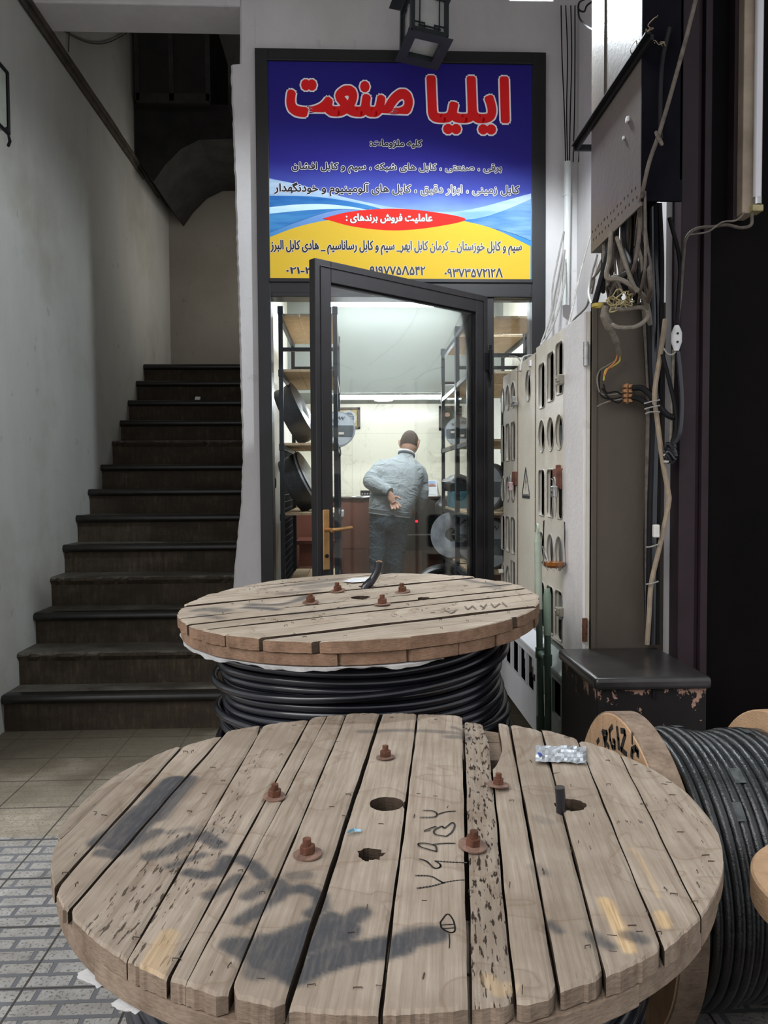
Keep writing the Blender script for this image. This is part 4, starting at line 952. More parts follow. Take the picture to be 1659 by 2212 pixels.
def face3(px, py): p = AX(px, py, .66); return (p.y-D3.y, p.z-D3.z)
m = MB()
FK = (1240, 1500, 419/1659.)
def F_(*l): return [face3(FK[0]+x*FK[2], FK[1]+y*FK[2]) for x, y in l]
for lw_, lt in ((.006, F_((215, 385), (200, 412))), (.0075, F_((245, 315), (262, 380), (270, 440))), (.0065, F_((255, 320), (285, 325), (280, 370), (262, 380), (300, 450))), (.0065, F_((330, 275), (305, 310), (312, 390), (330, 450), (352, 455), (350, 400), (335, 395))), (.0075, F_((370, 285), (382, 380), (385, 465))), (.007, F_((405, 310), (435, 315), (440, 345), (405, 470), (450, 510))), (.004, F_((500, 325), (500, 420))), (.008, F_((495, 530), (500, 475), (530, 460), (548, 490), (548, 525)))):
    for a, b in zip(lt, lt[1:]):
        a, b = Vector((0, a[0], a[1])), Vector((0, b[0], b[1])); d = (b-a).normalized(); n_ = Vector((0, -d.z, d.y))*lw_; e = d*lw_*.5
        x_ = Vector((-.0012, 0, 0)); m.add([a-n_-e+x_, a+n_-e+x_, b+n_+e+x_, b-n_+e+x_], [(0, 1, 2, 3)])
obj('stencilled_letters', m, M_faceblk, f3, local=True, fix=False)
m = MB()
for yy_ in (-.21, -.10, .02, .13, .24):
    h_ = math.sqrt(R3*R3-yy_*yy_)-.01; m.add([(-.0006, yy_-.001, -h_), (-.0006, yy_+.001, -h_), (-.0006, yy_+.001, h_), (-.0006, yy_-.001, h_)], [(0, 1, 2, 3)])
obj('board_seam', m, M_end1, f3, local=True, fix=False)
f3b = obj('right_flange', disc3(.40, .066, R3), M_pale, drum3, local=True, smooth=True)
m = MB(); pts = []; loops = 15; d_ = .0222
for k in range(loops):
    for i in range(70):
        f_ = i/70; a = 2*PI*f_; xx = .066+d_*(k+f_)+.008; hump = .022*math.exp(-((xx-.15)/.07)**2)+.016*math.exp(-((xx-.33)/.07)**2)
        r_ = .292+hump+.0012*math.sin(k*2.1); pts.append((xx, r_*math.cos(a), r_*math.sin(a)))
m.tube(pts, .0118, 8); w3 = obj('cable_winding', m, M_film, drum3, local=True, smooth=True, ang=80)
M_fs = plain('dusty_film', (.085, .095, .095, 1), .45, 0, .5, 60, .2)
for k in range(16):     # torn strips of printed film stuck to the winding
    m = MB()
    a = rnd.uniform(.2, 2.9); xx = rnd.uniform(.09, .38); hump = .022*math.exp(-((xx-.15)/.07)**2)+.016*math.exp(-((xx-.33)/.07)**2); r_ = .3055+hump; L = rnd.uniform(.03, .08); w_ = rnd.uniform(.006, .014)
    for q in range(6):
        a0, a1 = a+L/r_*q/6, a+L/r_*(q+1)/6
        m.add([(xx-w_, r_*math.cos(a0), r_*math.sin(a0)), (xx+w_, r_*math.cos(a0), r_*math.sin(a0)), (xx+w_, r_*math.cos(a1), r_*math.sin(a1)), (xx-w_, r_*math.cos(a1), r_*math.sin(a1))], [(0, 1, 2, 3)])
    obj('film_strip', m, M_fs, w3, local=True, fix=False)
# a further drum just entering the picture at the right
D4 = Vector((.925, 1.08, 0)); drum4 = thing('cable_drum', 'pale drum edge just showing at the right border of the picture', 'cable drum', tuple(D4))
pp = AZ(1653, 1965, .57); R4 = D4.x-pp.x+.0; D4y = pp.y
m = MB(); m.lathe([(.03, .60), (R4-.004, .60), (R4, .596), (R4, .55), (R4-.004, .546), (.03, .546), (.03, .60)], (0, D4y-D4.y, 0), None, 64); obj('top_flange', m, M_pale, drum4, local=True, smooth=True)
m = MB(); m.lathe([(R4-.07, .535), (R4-.07, .06)], (0, D4y-D4.y, 0), None, 48); obj('cable_winding', m, M_film, drum4, local=True, smooth=True)
m = MB(); m.lathe([(.03, .0), (R4, .0), (R4, .06), (.03, .06), (.03, 0)], (0, D4y-D4.y, 0), None, 64); obj('bottom_flange', m, M_pale, drum4, local=True, smooth=True)
print('R4', R4, pp)

# ------------------------------------------------------------------ electricity meter cabinets along the right wall
FX = .90
def plateX(X, y0, y1, z0, z1, holes, th):
    """upright plate in the plane x=X (y0..y1, z0..z1) with cut-outs; faces -x"""
    outer = [(y0, z0), (y1, z0), (y1, z1), (y0, z1)]
    me = curve_mesh([outer]+holes, th/2); m = MB()
    m.add([(X+th/2+v.co.z, v.co.x, v.co.y) for v in me.vertices], [list(p.vertices) for p in me.polygons]); return m
def ringX(X, hole, w=.004):
    m = MB(); m.tube([(X-.001, y, z) for y, z in hole], w, 6, True, 0, True); return m
OV = lambda y, z, d=.115, h=.145: ell(y, z, d, h)
RC = lambda y, z0, z1, w=.115, r=.025: rrect(y, (z0+z1)/2, w, abs(z1-z0), r)
def meter_on(y, z, label, group, mats=None):
    t = thing('electricity_meter', label, 'electricity meter', (FX+.10, y, z-.06), (0, 0, 0), group)
    m = MB(); m.box((FX+.12, y, z), (.06, .105, .14)); obj('case', m, M_ductdark, t, bevel=.008)
    m = MB(); m.lathe([(0, .022), (.030, .019), (.046, .008), (.05, 0)], (FX+.088, y, z), Matrix(((0, 0, -1), (0, 1, 0), (1, 0, 0))), 24); 
    for v in m.v: v.z = z+(v.z-z)*1.25
    obj('glass_cover', m, M_meter, t, smooth=True)
    m = MB(); m.box((FX+.069, y, z-.012), (.003, .034, .030)); m.box((FX+.069, y, z-.05), (.003, .045, .012)); obj('dial_plate', m, M_label, t)
    return t
def cabinet(name, label, y0, y1, z0, z1, holes, mat, depth=.30, rims=True, dark=M_darkhole):
    t = thing(name, label, 'cabinet', (FX, (y0+y1)/2, z0))
    m = MB(); x1 = FX+depth
    m.bb((FX+.016, y0, z0), (x1, y0+.012, z1)); m.bb((FX+.016, y1-.012, z0), (x1, y1, z1)); m.bb((FX+.016, y0, z1-.012), (x1, y1, z1)); m.bb((FX+.016, y0, z0), (x1, y1, z0+.012)); m.bb((x1-.012, y0, z0), (x1, y1, z1))
    obj('carcass', m, plain('dark_cabinet_inside', (.022, .020, .017, 1), .8), t)
    d = obj('front_panel', plateX(FX, y0+.002, y1-.002, z0+.002, z1-.002, holes, .014), mat, t, smooth=True)
    if rims:
        for h_ in holes: obj('window_rim', ringX(FX, h_, .0035), plain_rim, d, smooth=True)
    return t, d
plain_rim = plain('chipped_grey_window_rim', (.36, .34, .30, 1), .5, .1, .3, 40, .1)
# far cabinet
cA = [4.645, 4.50, 4.355]
hA = [OV(y, 1.795) for y in cA] + [RC(y, 1.43, 1.645) for y in cA] + [OV(y, 1.268) for y in cA] + [RC(y, .905, 1.11) for y in cA] + [OV(y, .75) for y in cA[:2]] + [RC(cA[2], .70, .865, .115, .004)]
cabA, dA = cabinet('meter_cabinet', 'farthest cream meter cabinet, three windows wide, beside the shop frame', 4.235, 4.655, .60, 1.935, hA, M_cab)
# narrow door with the warning triangle
cabN, dN = cabinet('meter_cabinet', 'narrow cream cabinet door with warning triangle between the window cabinets', 3.815, 4.232, .60, 1.945, [OV(3.98, 1.80, .12, .16)], M_cab)
m = MB()
for y__ in (3.817, 4.230): m.bb((FX-.003, y__-.005, .60), (FX+.001, y__+.005, 1.935))
obj('rusty_seam', m, plain('rust_stained_seam', (.24, .14, .075, 1), .8, 0, .5, 14, .2), dN)
m = MB(); y_, z_ = 4.03, 1.245
tri = [(y_+.085, z_), (y_-.085, z_), (y_, z_+.140)]
m.tube([(FX-.001, a, b) for a, b in tri], .0035, 4, True, 0, True); m.box((FX-.001, y_, z_-.012), (.003, .17, .016))
tw = obj('warning_triangle', m, M_paintblk, dN)
m = MB()
bolt_ = [(y_+.004, z_+.105), (y_+.014, z_+.06), (y_+.003, z_+.062), (y_+.010, z_+.018), (y_-.012, z_+.07), (y_-.002, z_+.068)]
m.add([(FX-.0008, a, b) for a, b in bolt_], [list(range(6))]); obj('lightning_bolt', m, M_paintblk, tw)
m = MB(); m.box((FX-.004, 3.93, 1.905), (.01, .035, .03)); m.box((FX-.002, 3.95, 1.86), (.004, .04, .022)); obj('small_plate', m, M_cab2, dN, bevel=.002)
# near cabinet with plain stile
cB = [3.69, 3.525, 3.375]
hB = [RC(3.69, 1.66, 1.87, .12), RC(3.525, 1.675, 1.895, .125), RC(3.375, 1.69, 1.915, .12)] + [OV(y, 1.527, .125, .155) for y in cB] + [RC(y, 1.150, 1.368, .12) for y in cB] + [OV(y, 1.0, .12, .148) for y in cB] + [RC(y, .615, .835, .12) for y in cB]
cabB, dB = cabinet('meter_cabinet', 'large near cream meter cabinet with plain grey stile and clear bottle hung on it', 2.982, 3.812, .60, 1.965, hB, M_cab)
m = MB(); m.bb((FX-.004, 2.984, .60), (FX, 3.30, 1.963)); m.bb((FX-.012, 2.982, .60), (FX, 2.997, 1.963)); st_ = obj('stile_plate', m, M_cab2, cabB, bevel=.002)
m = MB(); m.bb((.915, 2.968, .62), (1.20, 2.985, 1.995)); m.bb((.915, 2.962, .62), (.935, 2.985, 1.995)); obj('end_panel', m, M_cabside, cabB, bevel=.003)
for z in (1.80, .74):
    m = MB(); m.cyl((.893, 2.972, z-.045), (.893, 2.972, z+.045), .010); m.box((.900, 2.985, z), (.006, .03, .08)); m.cyl((.893, 2.972, z-.013), (.893, 2.972, z-.017), .0112); m.cyl((.893, 2.972, z+.013), (.893, 2.972, z+.017), .0112)
    obj('hinge', m, M_steel if z > 1 else M_rust, cabB, smooth=True)
for z in (1.745, .755):
    m = MB(); m.box((FX-.014, 3.315, z), (.022, .06, .04)); m.box((FX-.028, 3.30, z+.004), (.012, .035, .03)); m.cyl((FX-.038, 3.305, z+.004), (FX-.02, 3.305, z+.004), .006)
    obj('latch', m, plain('dull_latch_metal', (.36, .33, .27, 1), .5, .4, .3, 40, .1), cabB, bevel=.003)
M_hasp = plain('rusty_red_hasp', (.22, .09, .06, 1), .7, .2, .5, 30, .3)
m = MB(); m.box((FX-.006, 3.385, 1.325), (.012, .13, .09)); m.box((FX-.016, 3.335, 1.335), (.02, .02, .10)); obj('hasp', m, M_hasp, cabB, bevel=.003)
m = MB(); m.box((FX-.006, 4.29, 1.330), (.012, .09, .075)); obj('hasp', m, M_hasp, cabA, bevel=.003)
m = MB(); m.box((FX-.014, 4.26, 1.735), (.022, .10, .020)); m.box((FX-.026, 4.22, 1.755), (.018, .03, .03)); obj('latch', m, M_steel, cabA, bevel=.002)
m = MB(); m.box((FX-.012, 4.662, .775), (.03, .035, .02)); obj('latch', m, M_cab, cabA)
def padlock(y, z, mat, label):
    t = thing('padlock', label, 'padlock', (FX-.03, y, z-.06))
    m = MB(); m.box((FX-.03, y, z-.03), (.022, .044, .05)); obj('body', m, mat, t, bevel=.005)
    m = MB(); m.tube([(FX-.03, y-.014, z-.01)]+[(FX-.03, y+.014*math.cos(a), z+.016+.014*math.sin(a)) for a in [PI-PI*i/8 for i in range(9)]]+[(FX-.03, y+.014, z-.01)], .004, 8); obj('shackle', m, M_steel, t, smooth=True)
    m = MB(); m.cyl((FX-.043, y, z-.034), (FX-.0405, y, z-.034), .006, 10); obj('keyway', m, M_darkhole, t)
padlock(3.345, 1.30, M_steel, 'grey steel padlock on the rusty hasp of the near meter cabinet')
padlock(4.285, 1.315, plain('pink_enamel_lock', (.50, .36, .36, 1), .45, .2, .2, 20, .1), 'pinkish padlock on the red hasp of the far meter cabinet')
GA, GB = 'meters behind the far cabinet windows', 'meters behind the near cabinet windows'
LA, LB = 'pale electricity meter seen through a window of the far cream cabinet', 'pale electricity meter seen through a window of the near cream cabinet'
for y in cA: meter_on(y, 1.79, LA, GA)
for y in cA[:]: meter_on(y-.01, 1.26, LA, GA)
for y, z in ((cA[1], 1.53), (cA[2], 1.53), (cA[1], .99), (cA[0], .76), (cA[1], .76)): meter_on(y, z, LA, GA)
for y in cB: meter_on(y, 1.52, LB, GB)
for y, z in ((cB[1], 1.25), (cB[2], 1.24), (cB[0], .99), (cB[1], .99), (cB[2], .99), (cB[0], .71), (cB[1], .71)): meter_on(y, z, LB, GB)

# low cabinets beneath
LX = .85
def lowcab(label, y0, y1, mat, wins, tail):
    t = thing('low_cabinet', label, 'cabinet', (LX, (y0+y1)/2, 0))
    m = MB(); m.bb((LX+.016, y0, .13), (1.2, y0+.012, .52)); m.bb((LX+.016, y1-.012, .13), (1.2, y1, .52)); m.bb((1.18, y0, .13), (1.2, y1, .52)); m.bb((LX+.016, y0, .13), (1.2, y1, .142)); m.bb((LX+.10, y0+.02, 0), (1.18, y1-.02, .13))
    obj('carcass', m, M_ductdark, t)
    m = MB(); m.prism([(LX-.008, .505), (LX-.008, .522), (LX+.05, .575), (1.2, .60), (1.2, .505)], (0, y1, 0), (1, 0, 0), (0, 0, 1), (y1-y0)); obj('lid', m, mat, t, bevel=.003)
    d = obj('front_panel', plateX(LX, y0+.003, y1-.003, .135, .503, wins, .014), mat, t)
    m = MB(); tail(m, d); return t, d
def tailA(m, d):
    m = MB(); m.box((LX-.008, 4.40, .36), (.02, .03, .10)); m.box((LX-.02, 4.40, .385), (.015, .04, .02)); obj('latch', m, M_steel, d, bevel=.002)
    m = MB(); m.box((LX-.001, 3.62, .39), (.004, .02, .03)); obj('keyhole', m, M_darkhole, d)
lowA, lA = lowcab('low white metal cabinet with four dark windows behind the second drum', 3.585, 4.56, M_lowcab, [RC(y, .305, .472, w, .004) for y, w in ((4.27, .165), (4.075, .165), (3.895, .155), (3.72, .155))], tailA)
def tailB(m, d):
    m = MB(); m.box((LX-.003, 3.41, .24), (.006, .09, .40-.16)); obj('paper_notice', m, M_label, d)
lowB, lB = lowcab('low greenish grey metal cabinet beside the black chest', 3.0, 3.58, M_lowcab2, [RC(3.23, .325, .475, .14, .004)], tailB)
for k, y in enumerate((4.06, 3.88, 3.70)):
    t = thing('small_meter', 'small grey meter box behind a window of the low white cabinet', 'electricity meter', (LX+.08, y, .3), (0, 0, 0), 'meters in the low white cabinet')
    m = MB(); m.box((LX+.09, y, .39), (.06, .10, .15)); obj('case', m, M_cabside, t, bevel=.006)
    m = MB(); m.box((LX+.058, y, .41), (.006, .07, .07)); obj('display', m, M_meter, t)

# cut plastic bottle hung on the near cabinet
by, bz = 3.47, 1.0
q_ = AX(1197, 1165, FX-.055); by = q_.y; zb = AX(1197, 1228, FX-.055).z; zt = AX(1197, 1128, FX-.055).z
bt = thing('plastic_bottle', 'clear cut plastic bottle hanging upside up by strings on the near cabinet', 'bottle', (FX-.055, by, zb))
c_ = (FX-.055, by, 0); m = MB(); vs = []; n = 40; prof = [(.0, zb+.012), (.018, zb+.006), (.032, zb+.0), (.044, zb+.012), (.047, zb+.04), (.046, zb+.10), (.047, zb+.15), (.045, zt)]
P = len(prof)
for k in range(n):
    a = 2*PI*k/n
    for i, (r, z) in enumerate(prof):
        lob = 1+(.14*math.cos(5*a) if i in (2, 3) else .05*math.cos(5*a) if i == 4 else 0); vs.append((c_[0]+r*lob*math.cos(a), c_[1]+r*lob*math.sin(a), z+(.010*math.cos(5*a) if i == 2 else 0)+(.012*math.sin(a) if i == P-1 else 0)))
m.add(vs, [(k*P+i, ((k+1) % n)*P+i, ((k+1) % n)*P+i+1, k*P+i+1) for k in range(n) for i in range(P-1)]); obj('shell', m, M_petglass, bt, smooth=True)
m = MB(); m.lathe([(0, zb+.012), (.03, zb+.004), (.042, zb+.014), (.043, zb+.028), (0, zb+.028)], c_, None, 30); obj('amber_dregs', m, plain('amber_liquid', (.30, .10, .02, 1), .15, 0, .2, 30, 0, .6), bt, smooth=True)
m = MB(); m.prism([(-.03, .0), (.028, -.015), (.02, .01), (-.012, .05)], (FX-.085, by+.015, zb+.042), (0, -1, 0), (-.25, 0, 1), .0015); obj('paper_bit', m, M_plastic_white, bt)
m = MB(); tp = Vector((FX-.03, 3.36, 1.32))
for dy in (-.045, .045): m.tube([(FX-.055, by+dy, zt), tuple(tp)], .0014, 4)
m.tube([tuple(tp), (FX-.02, 3.44, 1.325)], .002, 4); obj('string', m, M_whitecab, bt)

# pair of green tubes standing in front of the low cabinets
gx, gy = .775, 3.2
gt = thing('tube_stand', 'pair of green tubes with pale tops standing before the low cabinets', 'tube stand', (gx, gy, 0))
a1, a2 = AX(1161, 1150, gx), AX(1169, 1570, gx); b1, b2 = AX(1182, 1268, gx), AX(1184, 1572, gx)
def along(p, q, z): t_ = (z-p.z)/(q.z-p.z); return p+(q-p)*t_
m = MB(); m.tube([along(a1, a2, .0), along(a1, a2, .85)], .0135, 14); m.tube([along(a1, a2, .28), along(a1, a2, .34)], .0185, 14); obj('tube', m, M_green, gt, smooth=True)
m = MB(); m.tube([along(b1, b2, 0), along(b1, b2, .80)], .0135, 14); obj('tube', m, M_green, gt, smooth=True)
m = MB(); m.tube([along(a1, a2, .78), along(a1, a2, 1.06)], .0150, 14); m.tube([along(a1, a2, 1.06), along(a1, a2, 1.085), a1+Vector((0, 0, .0))], [.015, .012, .011], 14)
c_ = a1+Vector((0, 0, .012)); m.tube([c_+Vector((0, .012*math.cos(a), .022*math.sin(a))) for a in [2*PI*i/16 for i in range(16)]], .005, 6, True, 0, True); obj('pale_sleeve', m, M_mint, gt, smooth=True)
m = MB(); m.tube([along(b1, b2, .70), along(b1, b2, .86), along(b1, b2, .885)], [.0155, .0155, .010], 14); obj('pale_sleeve', m, plain('fading_green_sleeve', (.20, .27, .20, 1), .5, 0, .3, 8, .05), gt, smooth=True)
m = MB(); p_, q_ = along(a1, a2, .60), along(b1, b2, .60); m.tube([p_, q_], .014, 12)
for p in (p_, q_): m.tube([p+Vector((0, 0, -.022)), p+Vector((0, 0, .022))], .018, 12)
obj('cross_piece', m, M_green, gt, smooth=True)

# black chest in front of the cabinets
ch = thing('metal_chest', 'black chipped metal chest with worn shiny lid below the hanging cables', 'chest', (.98, 2.77, 0))
M_lid = plain('worn_black_lid', (.05, .047, .046, 1), .30, .35, .5, 5, .1, .6)
def chestmat():
    t = NT('chipped_black_paint'); sp = t.n('ShaderNodeSeparateXYZ'); v = t.coord(); t.l(v, sp.inputs[0])
    n = t.noise(t.coord((1, 1, .7)), 18, 5, .75); edge = t.ramp(sp.outputs[2], [(.42, 0.), (.58, .06), (.66, .24)])
    k = t.ramp(t.math('ADD', n, edge), [(.665, 0.), (.68, 1.)]); big = t.noise(v, 3, 4)
    col = t.mix(k, t.ramp(big, [(.3, (.010, .009, .009, 1)), (.7, (.020, .017, .016, 1))]), (.36, .215, .16, 1)); return t.fin(col, .5, 0, .2)
M_chest = chestmat()
m = MB(); m.bb((.80, 2.515, 0), (1.165, 2.965, .655)); obj('body', m, M_chest, ch, bevel=.006)
m = MB(); m.bb((.785, 2.495, .63), (1.175, 2.96, .672)); obj('lid', m, M_lid, ch, bevel=.014, seg=3, smooth=True)
m = MB(); m.bb((.98, 2.507, .60), (.988, 2.516, .66)); obj('seam', m, M_ductdark, ch)

# perforated duct hanging over the cabinets
du = thing('cable_duct', 'tall metal cable duct with perforated lower edge at upper right', 'cable duct', (1.0, 2.82, 2.2))
hol = []
for k in range(14):
    for r_ in range(2):
        hol.append(ell(2.60+.036*k+.012*(r_), 2.255+.034*r_+.004*(k % 2), .013, .013, 8))
m = plateX(.95, 2.565, 3.10, 2.216, 4.22, hol, .006); obj('perforated_side', m, M_duct, du)
m = MB(); m.bb((.95, 2.56, 2.23), (1.085, 2.568, 4.22)); m.bb((1.078, 2.56, 2.3), (1.085, 3.0, 4.22)); obj('dark_front', m, plain('shaded_duct_front', (.005, .005, .008, 1), .75, 0, .4, 5, .1, .05), du)  # front face painted near black to hold the shade on that side
m = MB(); m.bb((.952, 3.09, 2.216), (1.0, 3.10, 4.22)); m.bb((.944, 2.93, 2.7), (.951, 2.935, 4.22)); m.bb((.955, 3.0, 2.216), (1.03, 3.1, 2.226)); obj('edge_strip', m, M_duct, du)
m = MB(); m.box((.946, 2.72, 2.50), (.008, .015, .012)); m.box((.945, 2.68, 2.545), (.01, .022, .018)); obj('plaster_fleck', m, M_plastic_white, du, bevel=.003)
br = thing('angle_bracket', 'dark angle iron rail crossing the duct with triangular end', 'bracket', (.94, 2.9, 2.7))
m = MB(); m.bb((.940, 2.46, 2.690), (.949, 3.285, 2.712)); m.bb((.922, 2.46, 2.708), (.949, 3.285, 2.713)); obj('rail', m, M_ductdark, br)
m = MB(); m.box((1.0, 3.277, 2.700), (.14, .016, .022)); obj('end_arm', m, M_ductdark, br)
m = MB(); rnd = random.Random(5)
for k in range(7):
    p0 = Vector((.94, 2.52, 2.72)); pts = [p0]
    for q in range(8): pts.append(pts[-1]+Vector((rnd.uniform(-.012, .02), rnd.uniform(-.025, .025), rnd.uniform(-.012, .02))))
    m.tube(spline(pts, 3), .0016, 4)
obj('tied_string', m, M_tancab, br)

# dark plum door and frame at the right
df = bpy.data.objects.new('door_2', None); COL.objects.link(df); df.location = (1.3, 2.9, 0); df['kind'] = 'structure'; WM['door_2'] = Matrix.Translation((1.3, 2.9, 0))
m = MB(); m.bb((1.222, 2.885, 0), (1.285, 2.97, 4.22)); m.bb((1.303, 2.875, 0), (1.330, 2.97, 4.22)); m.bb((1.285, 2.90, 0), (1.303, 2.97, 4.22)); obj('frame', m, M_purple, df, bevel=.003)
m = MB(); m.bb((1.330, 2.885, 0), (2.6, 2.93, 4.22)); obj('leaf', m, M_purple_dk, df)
# fluorescent batten on the dark door
tl = thing('tube_light', 'unlit fluorescent tube in a dusty tan batten on the dark door', 'tube light', (1.44, 2.84, 2.3))
q_ = AY(1607, 452, 2.80); q2 = AY(1643, 445, 2.79)
m = MB(); m.bb((q_.x-.006, 2.80, 2.275), (q2.x-.012, 2.885, 4.2)); obj('batten', m, plain('dusty_tan_batten', (.34, .27, .20, 1), .6, 0, .35, 6, .1), tl, bevel=.004)
m = MB(); m.bb((q_.x-.020, 2.84, 2.26), (q_.x-.006, 2.885, 4.2)); obj('side_strip', m, M_purple, tl)
m = MB(); tx = q_.x+.040; m.cyl((tx, 2.785, 2.305), (tx, 2.785, 4.1), .0145, 20); obj('tube', m, plain('milky_white_tube', (.62, .61, .64, 1), .3, 0, .06, 4, 0), tl, smooth=True)
m = MB(); m.cyl((tx, 2.785, 2.300), (tx, 2.785, 2.325), .0155, 20); obj('tube_cap', m, M_steel, tl, smooth=True)
m = MB(); m.box((tx, 2.80, 2.287), (.04, .05, .024)); obj('lamp_holder', m, plain('yellowed_lamp_holder', (.42, .36, .18, 1), .5, 0, .3, 30, .1), tl, bevel=.004)

# ------------------------------------------------------------------ conduit and cables on the right
rnd = random.Random(21)
def cable(pts, r, mat, label, group=None, n=8, cat='cable', nm='cable'):
    """pts: photograph positions with the distance at which the cable hangs"""
    m = MB(); m.tube(spline([AY(x, y, Y) for x, y, Y in pts], n), r, 8)
    return single(nm, m, mat, label, cat, group, smooth=True)
m = MB(); m.tube([AY(1226, 350, 4.64), AY(1224, 520, 4.64), AY(1222, 660, 4.64)], .022, 14); m.tube([AY(1225, 420, 4.64), AY(1225, 424, 4.64)], .025, 14)
single('conduit_pipe', m, M_white_pipe, 'white plastic conduit pipe running up the wall beside the shop frame', 'pipe', smooth=True)
G1 = 'thin dark wires up the wall by the conduit'
for xs in ((1212, 1214, 1219, 1222), (1222, 1226, 1224, 1226), (1233, 1235, 1232, 1230), (1242, 1242, 1241, 1238), (1256, 1256, 1255, 1250)):
    cable([(xs[0], 12, 4.66), (xs[1], 120, 4.66), (xs[2], 240, 4.66), (xs[3], 350, 4.66)], .0035, M_ductdark, 'thin dark wire running up the white wall above the conduit pipe', G1, 6)
G2 = 'pale cables fanning down behind the cabinets'
for pts in (((1218, 500, 4.62), (1203, 570, 4.6), (1194, 620, 4.6), (1190, 680, 4.55), (1168, 745, 4.5)), ((1220, 540, 4.62), (1212, 600, 4.6), (1200, 660, 4.5), (1178, 740, 4.4)), ((1222, 560, 4.6), (1218, 620, 4.5), (1196, 700, 4.4), (1160, 760, 4.3)), ((1276, 505, 4.2), (1256, 580, 4.2), (1240, 650, 4.1), (1226, 712, 3.9)),
            ((1300, 560, 3.3), (1276, 620, 3.4), (1268, 660, 3.5), (1240, 690, 3.7), (1226, 718, 3.8)), ((1290, 550, 3.3), (1274, 610, 3.3), (1272, 640, 3.25), (1284, 672, 3.15), (1292, 690, 3.1))):
    cable(pts, .0052, M_whitecab, 'pale cable slanting down from the conduit pipe to the cabinet tops', G2)
cable([(1124, 802, 3.9), (1128, 775, 3.95), (1140, 768, 4.0), (1162, 765, 4.1), (1185, 745, 4.2)], .005, M_whitecab, 'pale looped wire lying on top of the narrow cabinet')
cable([(1100, 770, 4.4), (1118, 772, 4.3), (1128, 790, 4.2), (1118, 803, 4.1)], .004, M_graycab, 'thin grey wire looping over the far cabinet top')
cable([(1303, -10, 3.5), (1270, 10, 3.5), (1262, 25, 3.5), (1250, 20, 3.6), (1252, 5, 3.6), (1268, -4, 3.5)], .004, M_ductdark, 'coiled black wire loop beside the floodlight')
cable([(1249, 20, 3.55), (1252, 40, 3.5), (1266, 55, 3.4), (1284, 66, 3.2)], .004, M_ductdark, 'black wire curving from the floodlight to the duct')
# thick cable slung in front of the duct
cable([(1508, -20, 2.45), (1480, 90, 2.46), (1450, 200, 2.48), (1424, 288, 2.5), (1404, 345, 2.52), (1392, 395, 2.53), (1382, 450, 2.6), (1373, 530, 2.75)], .0066, M_browncab, 'dusty grey cable slanting down across the front of the duct')
cable([(1446, 60, 2.54), (1430, 140, 2.54), (1426, 260, 2.54), (1428, 300, 2.53)], .007, M_ductdark, 'dark cable hanging down the dark front of the duct')
cable([(1417, 285, 2.49), (1420, 295, 2.48), (1430, 312, 2.47), (1426, 300, 2.49)], .005, M_browncab, 'grey cable knot tied on the slanting cable')
G3 = 'dark cables running down beside the cabinet side'
for k, xs in enumerate(((1386, 1384, 1392, 1400, 1402, 1397, 1398), (1394, 1396, 1402, 1408, 1411, 1404, 1402), (1404, 1408, 1412, 1414, 1416, 1412, 1408), (1418, 1420, 1424, 1420, 1420, 1418, 1412), (1426, 1428, 1430, 1428, 1424, 1420, 1420))):
    ys_ = (440, 560, 680, 800, 900, 1100, 1392); m_ = (M_browncab, M_ductdark, M_cable, M_cable, M_ductdark)[k]
    cable([(x+rnd.uniform(-2, 2), y, 2.93-.01*(k % 3)) for x, y in zip(xs, ys_)], (.010, .012, .011, .013, .010)[k], m_, 'dark cable running from the duct down to the black chest', G3)
G3b = 'thick dark cables on the cabinet edge'
for k, xs in enumerate(((1392, 1398, 1404, 1400, 1396, 1400), (1404, 1410, 1414, 1410, 1404, 1408))):
    cable([(x, y, 2.945) for x, y in zip(xs, (660, 780, 900, 1050, 1200, 1390))], .012, M_cable, 'thick black cable on the brown cabinet side, beside the tan one', G3b)
cable([(1437, 690, 2.90), (1426, 770, 2.88), (1414, 850, 2.87), (1420, 910, 2.87), (1432, 1000, 2.87), (1443, 1060, 2.87), (1444, 1090, 2.87), (1425, 1180, 2.87), (1407, 1260, 2.87), (1402, 1330, 2.87), (1398, 1392, 2.88)], .0095, M_tancab, 'long tan cable winding down in front of the dark cables')
cable([(1446, 470, 2.85), (1468, 560, 2.85), (1466, 640, 2.85), (1462, 700, 2.85)], .008, M_ductdark, 'dark cable coming down to the white inline connector')
cable([(1624, 462, 2.77), (1622, 486, 2.77), (1600, 492, 2.77), (1570, 486, 2.78), (1540, 490, 2.8), (1505, 494, 2.82), (1482, 515, 2.82), (1476, 560, 2.84), (1470, 640, 2.85), (1463, 700, 2.85)], .006, M_browncab, 'dusty cord from the fluorescent batten draped over the plum door frame')
cable([(1608, 460, 2.78), (1590, 476, 2.77), (1560, 480, 2.78), (1530, 500, 2.80), (1490, 507, 2.82)], .003, M_graycab, 'thin dusty cord tied along the batten cord')
cable([(1431, 765, 2.86), (1445, 820, 2.86), (1458, 880, 2.86), (1460, 930, 2.86), (1452, 955, 2.86)], .008, M_ductdark, 'dark cable hanging from the tan one to the black knot')
cable([(1464, 760, 2.84), (1468, 800, 2.84), (1472, 860, 2.84), (1470, 920, 2.84), (1462, 950, 2.85), (1450, 960, 2.86)], .009, M_cable, 'black cable dropping from the white connector to the black knot')
cable([(1455, 755, 2.86), (1452, 840, 2.87), (1450, 900, 2.87), (1448, 960, 2.87)], .006, M_graycab, 'grey strip wire between the black drop cables')
cable([(1434, 753, 2.85), (1442, 764, 2.84), (1452, 766, 2.84), (1460, 760, 2.84)], .003, M_whitecab, 'short pale wire loop under the white connector')
m = MB()
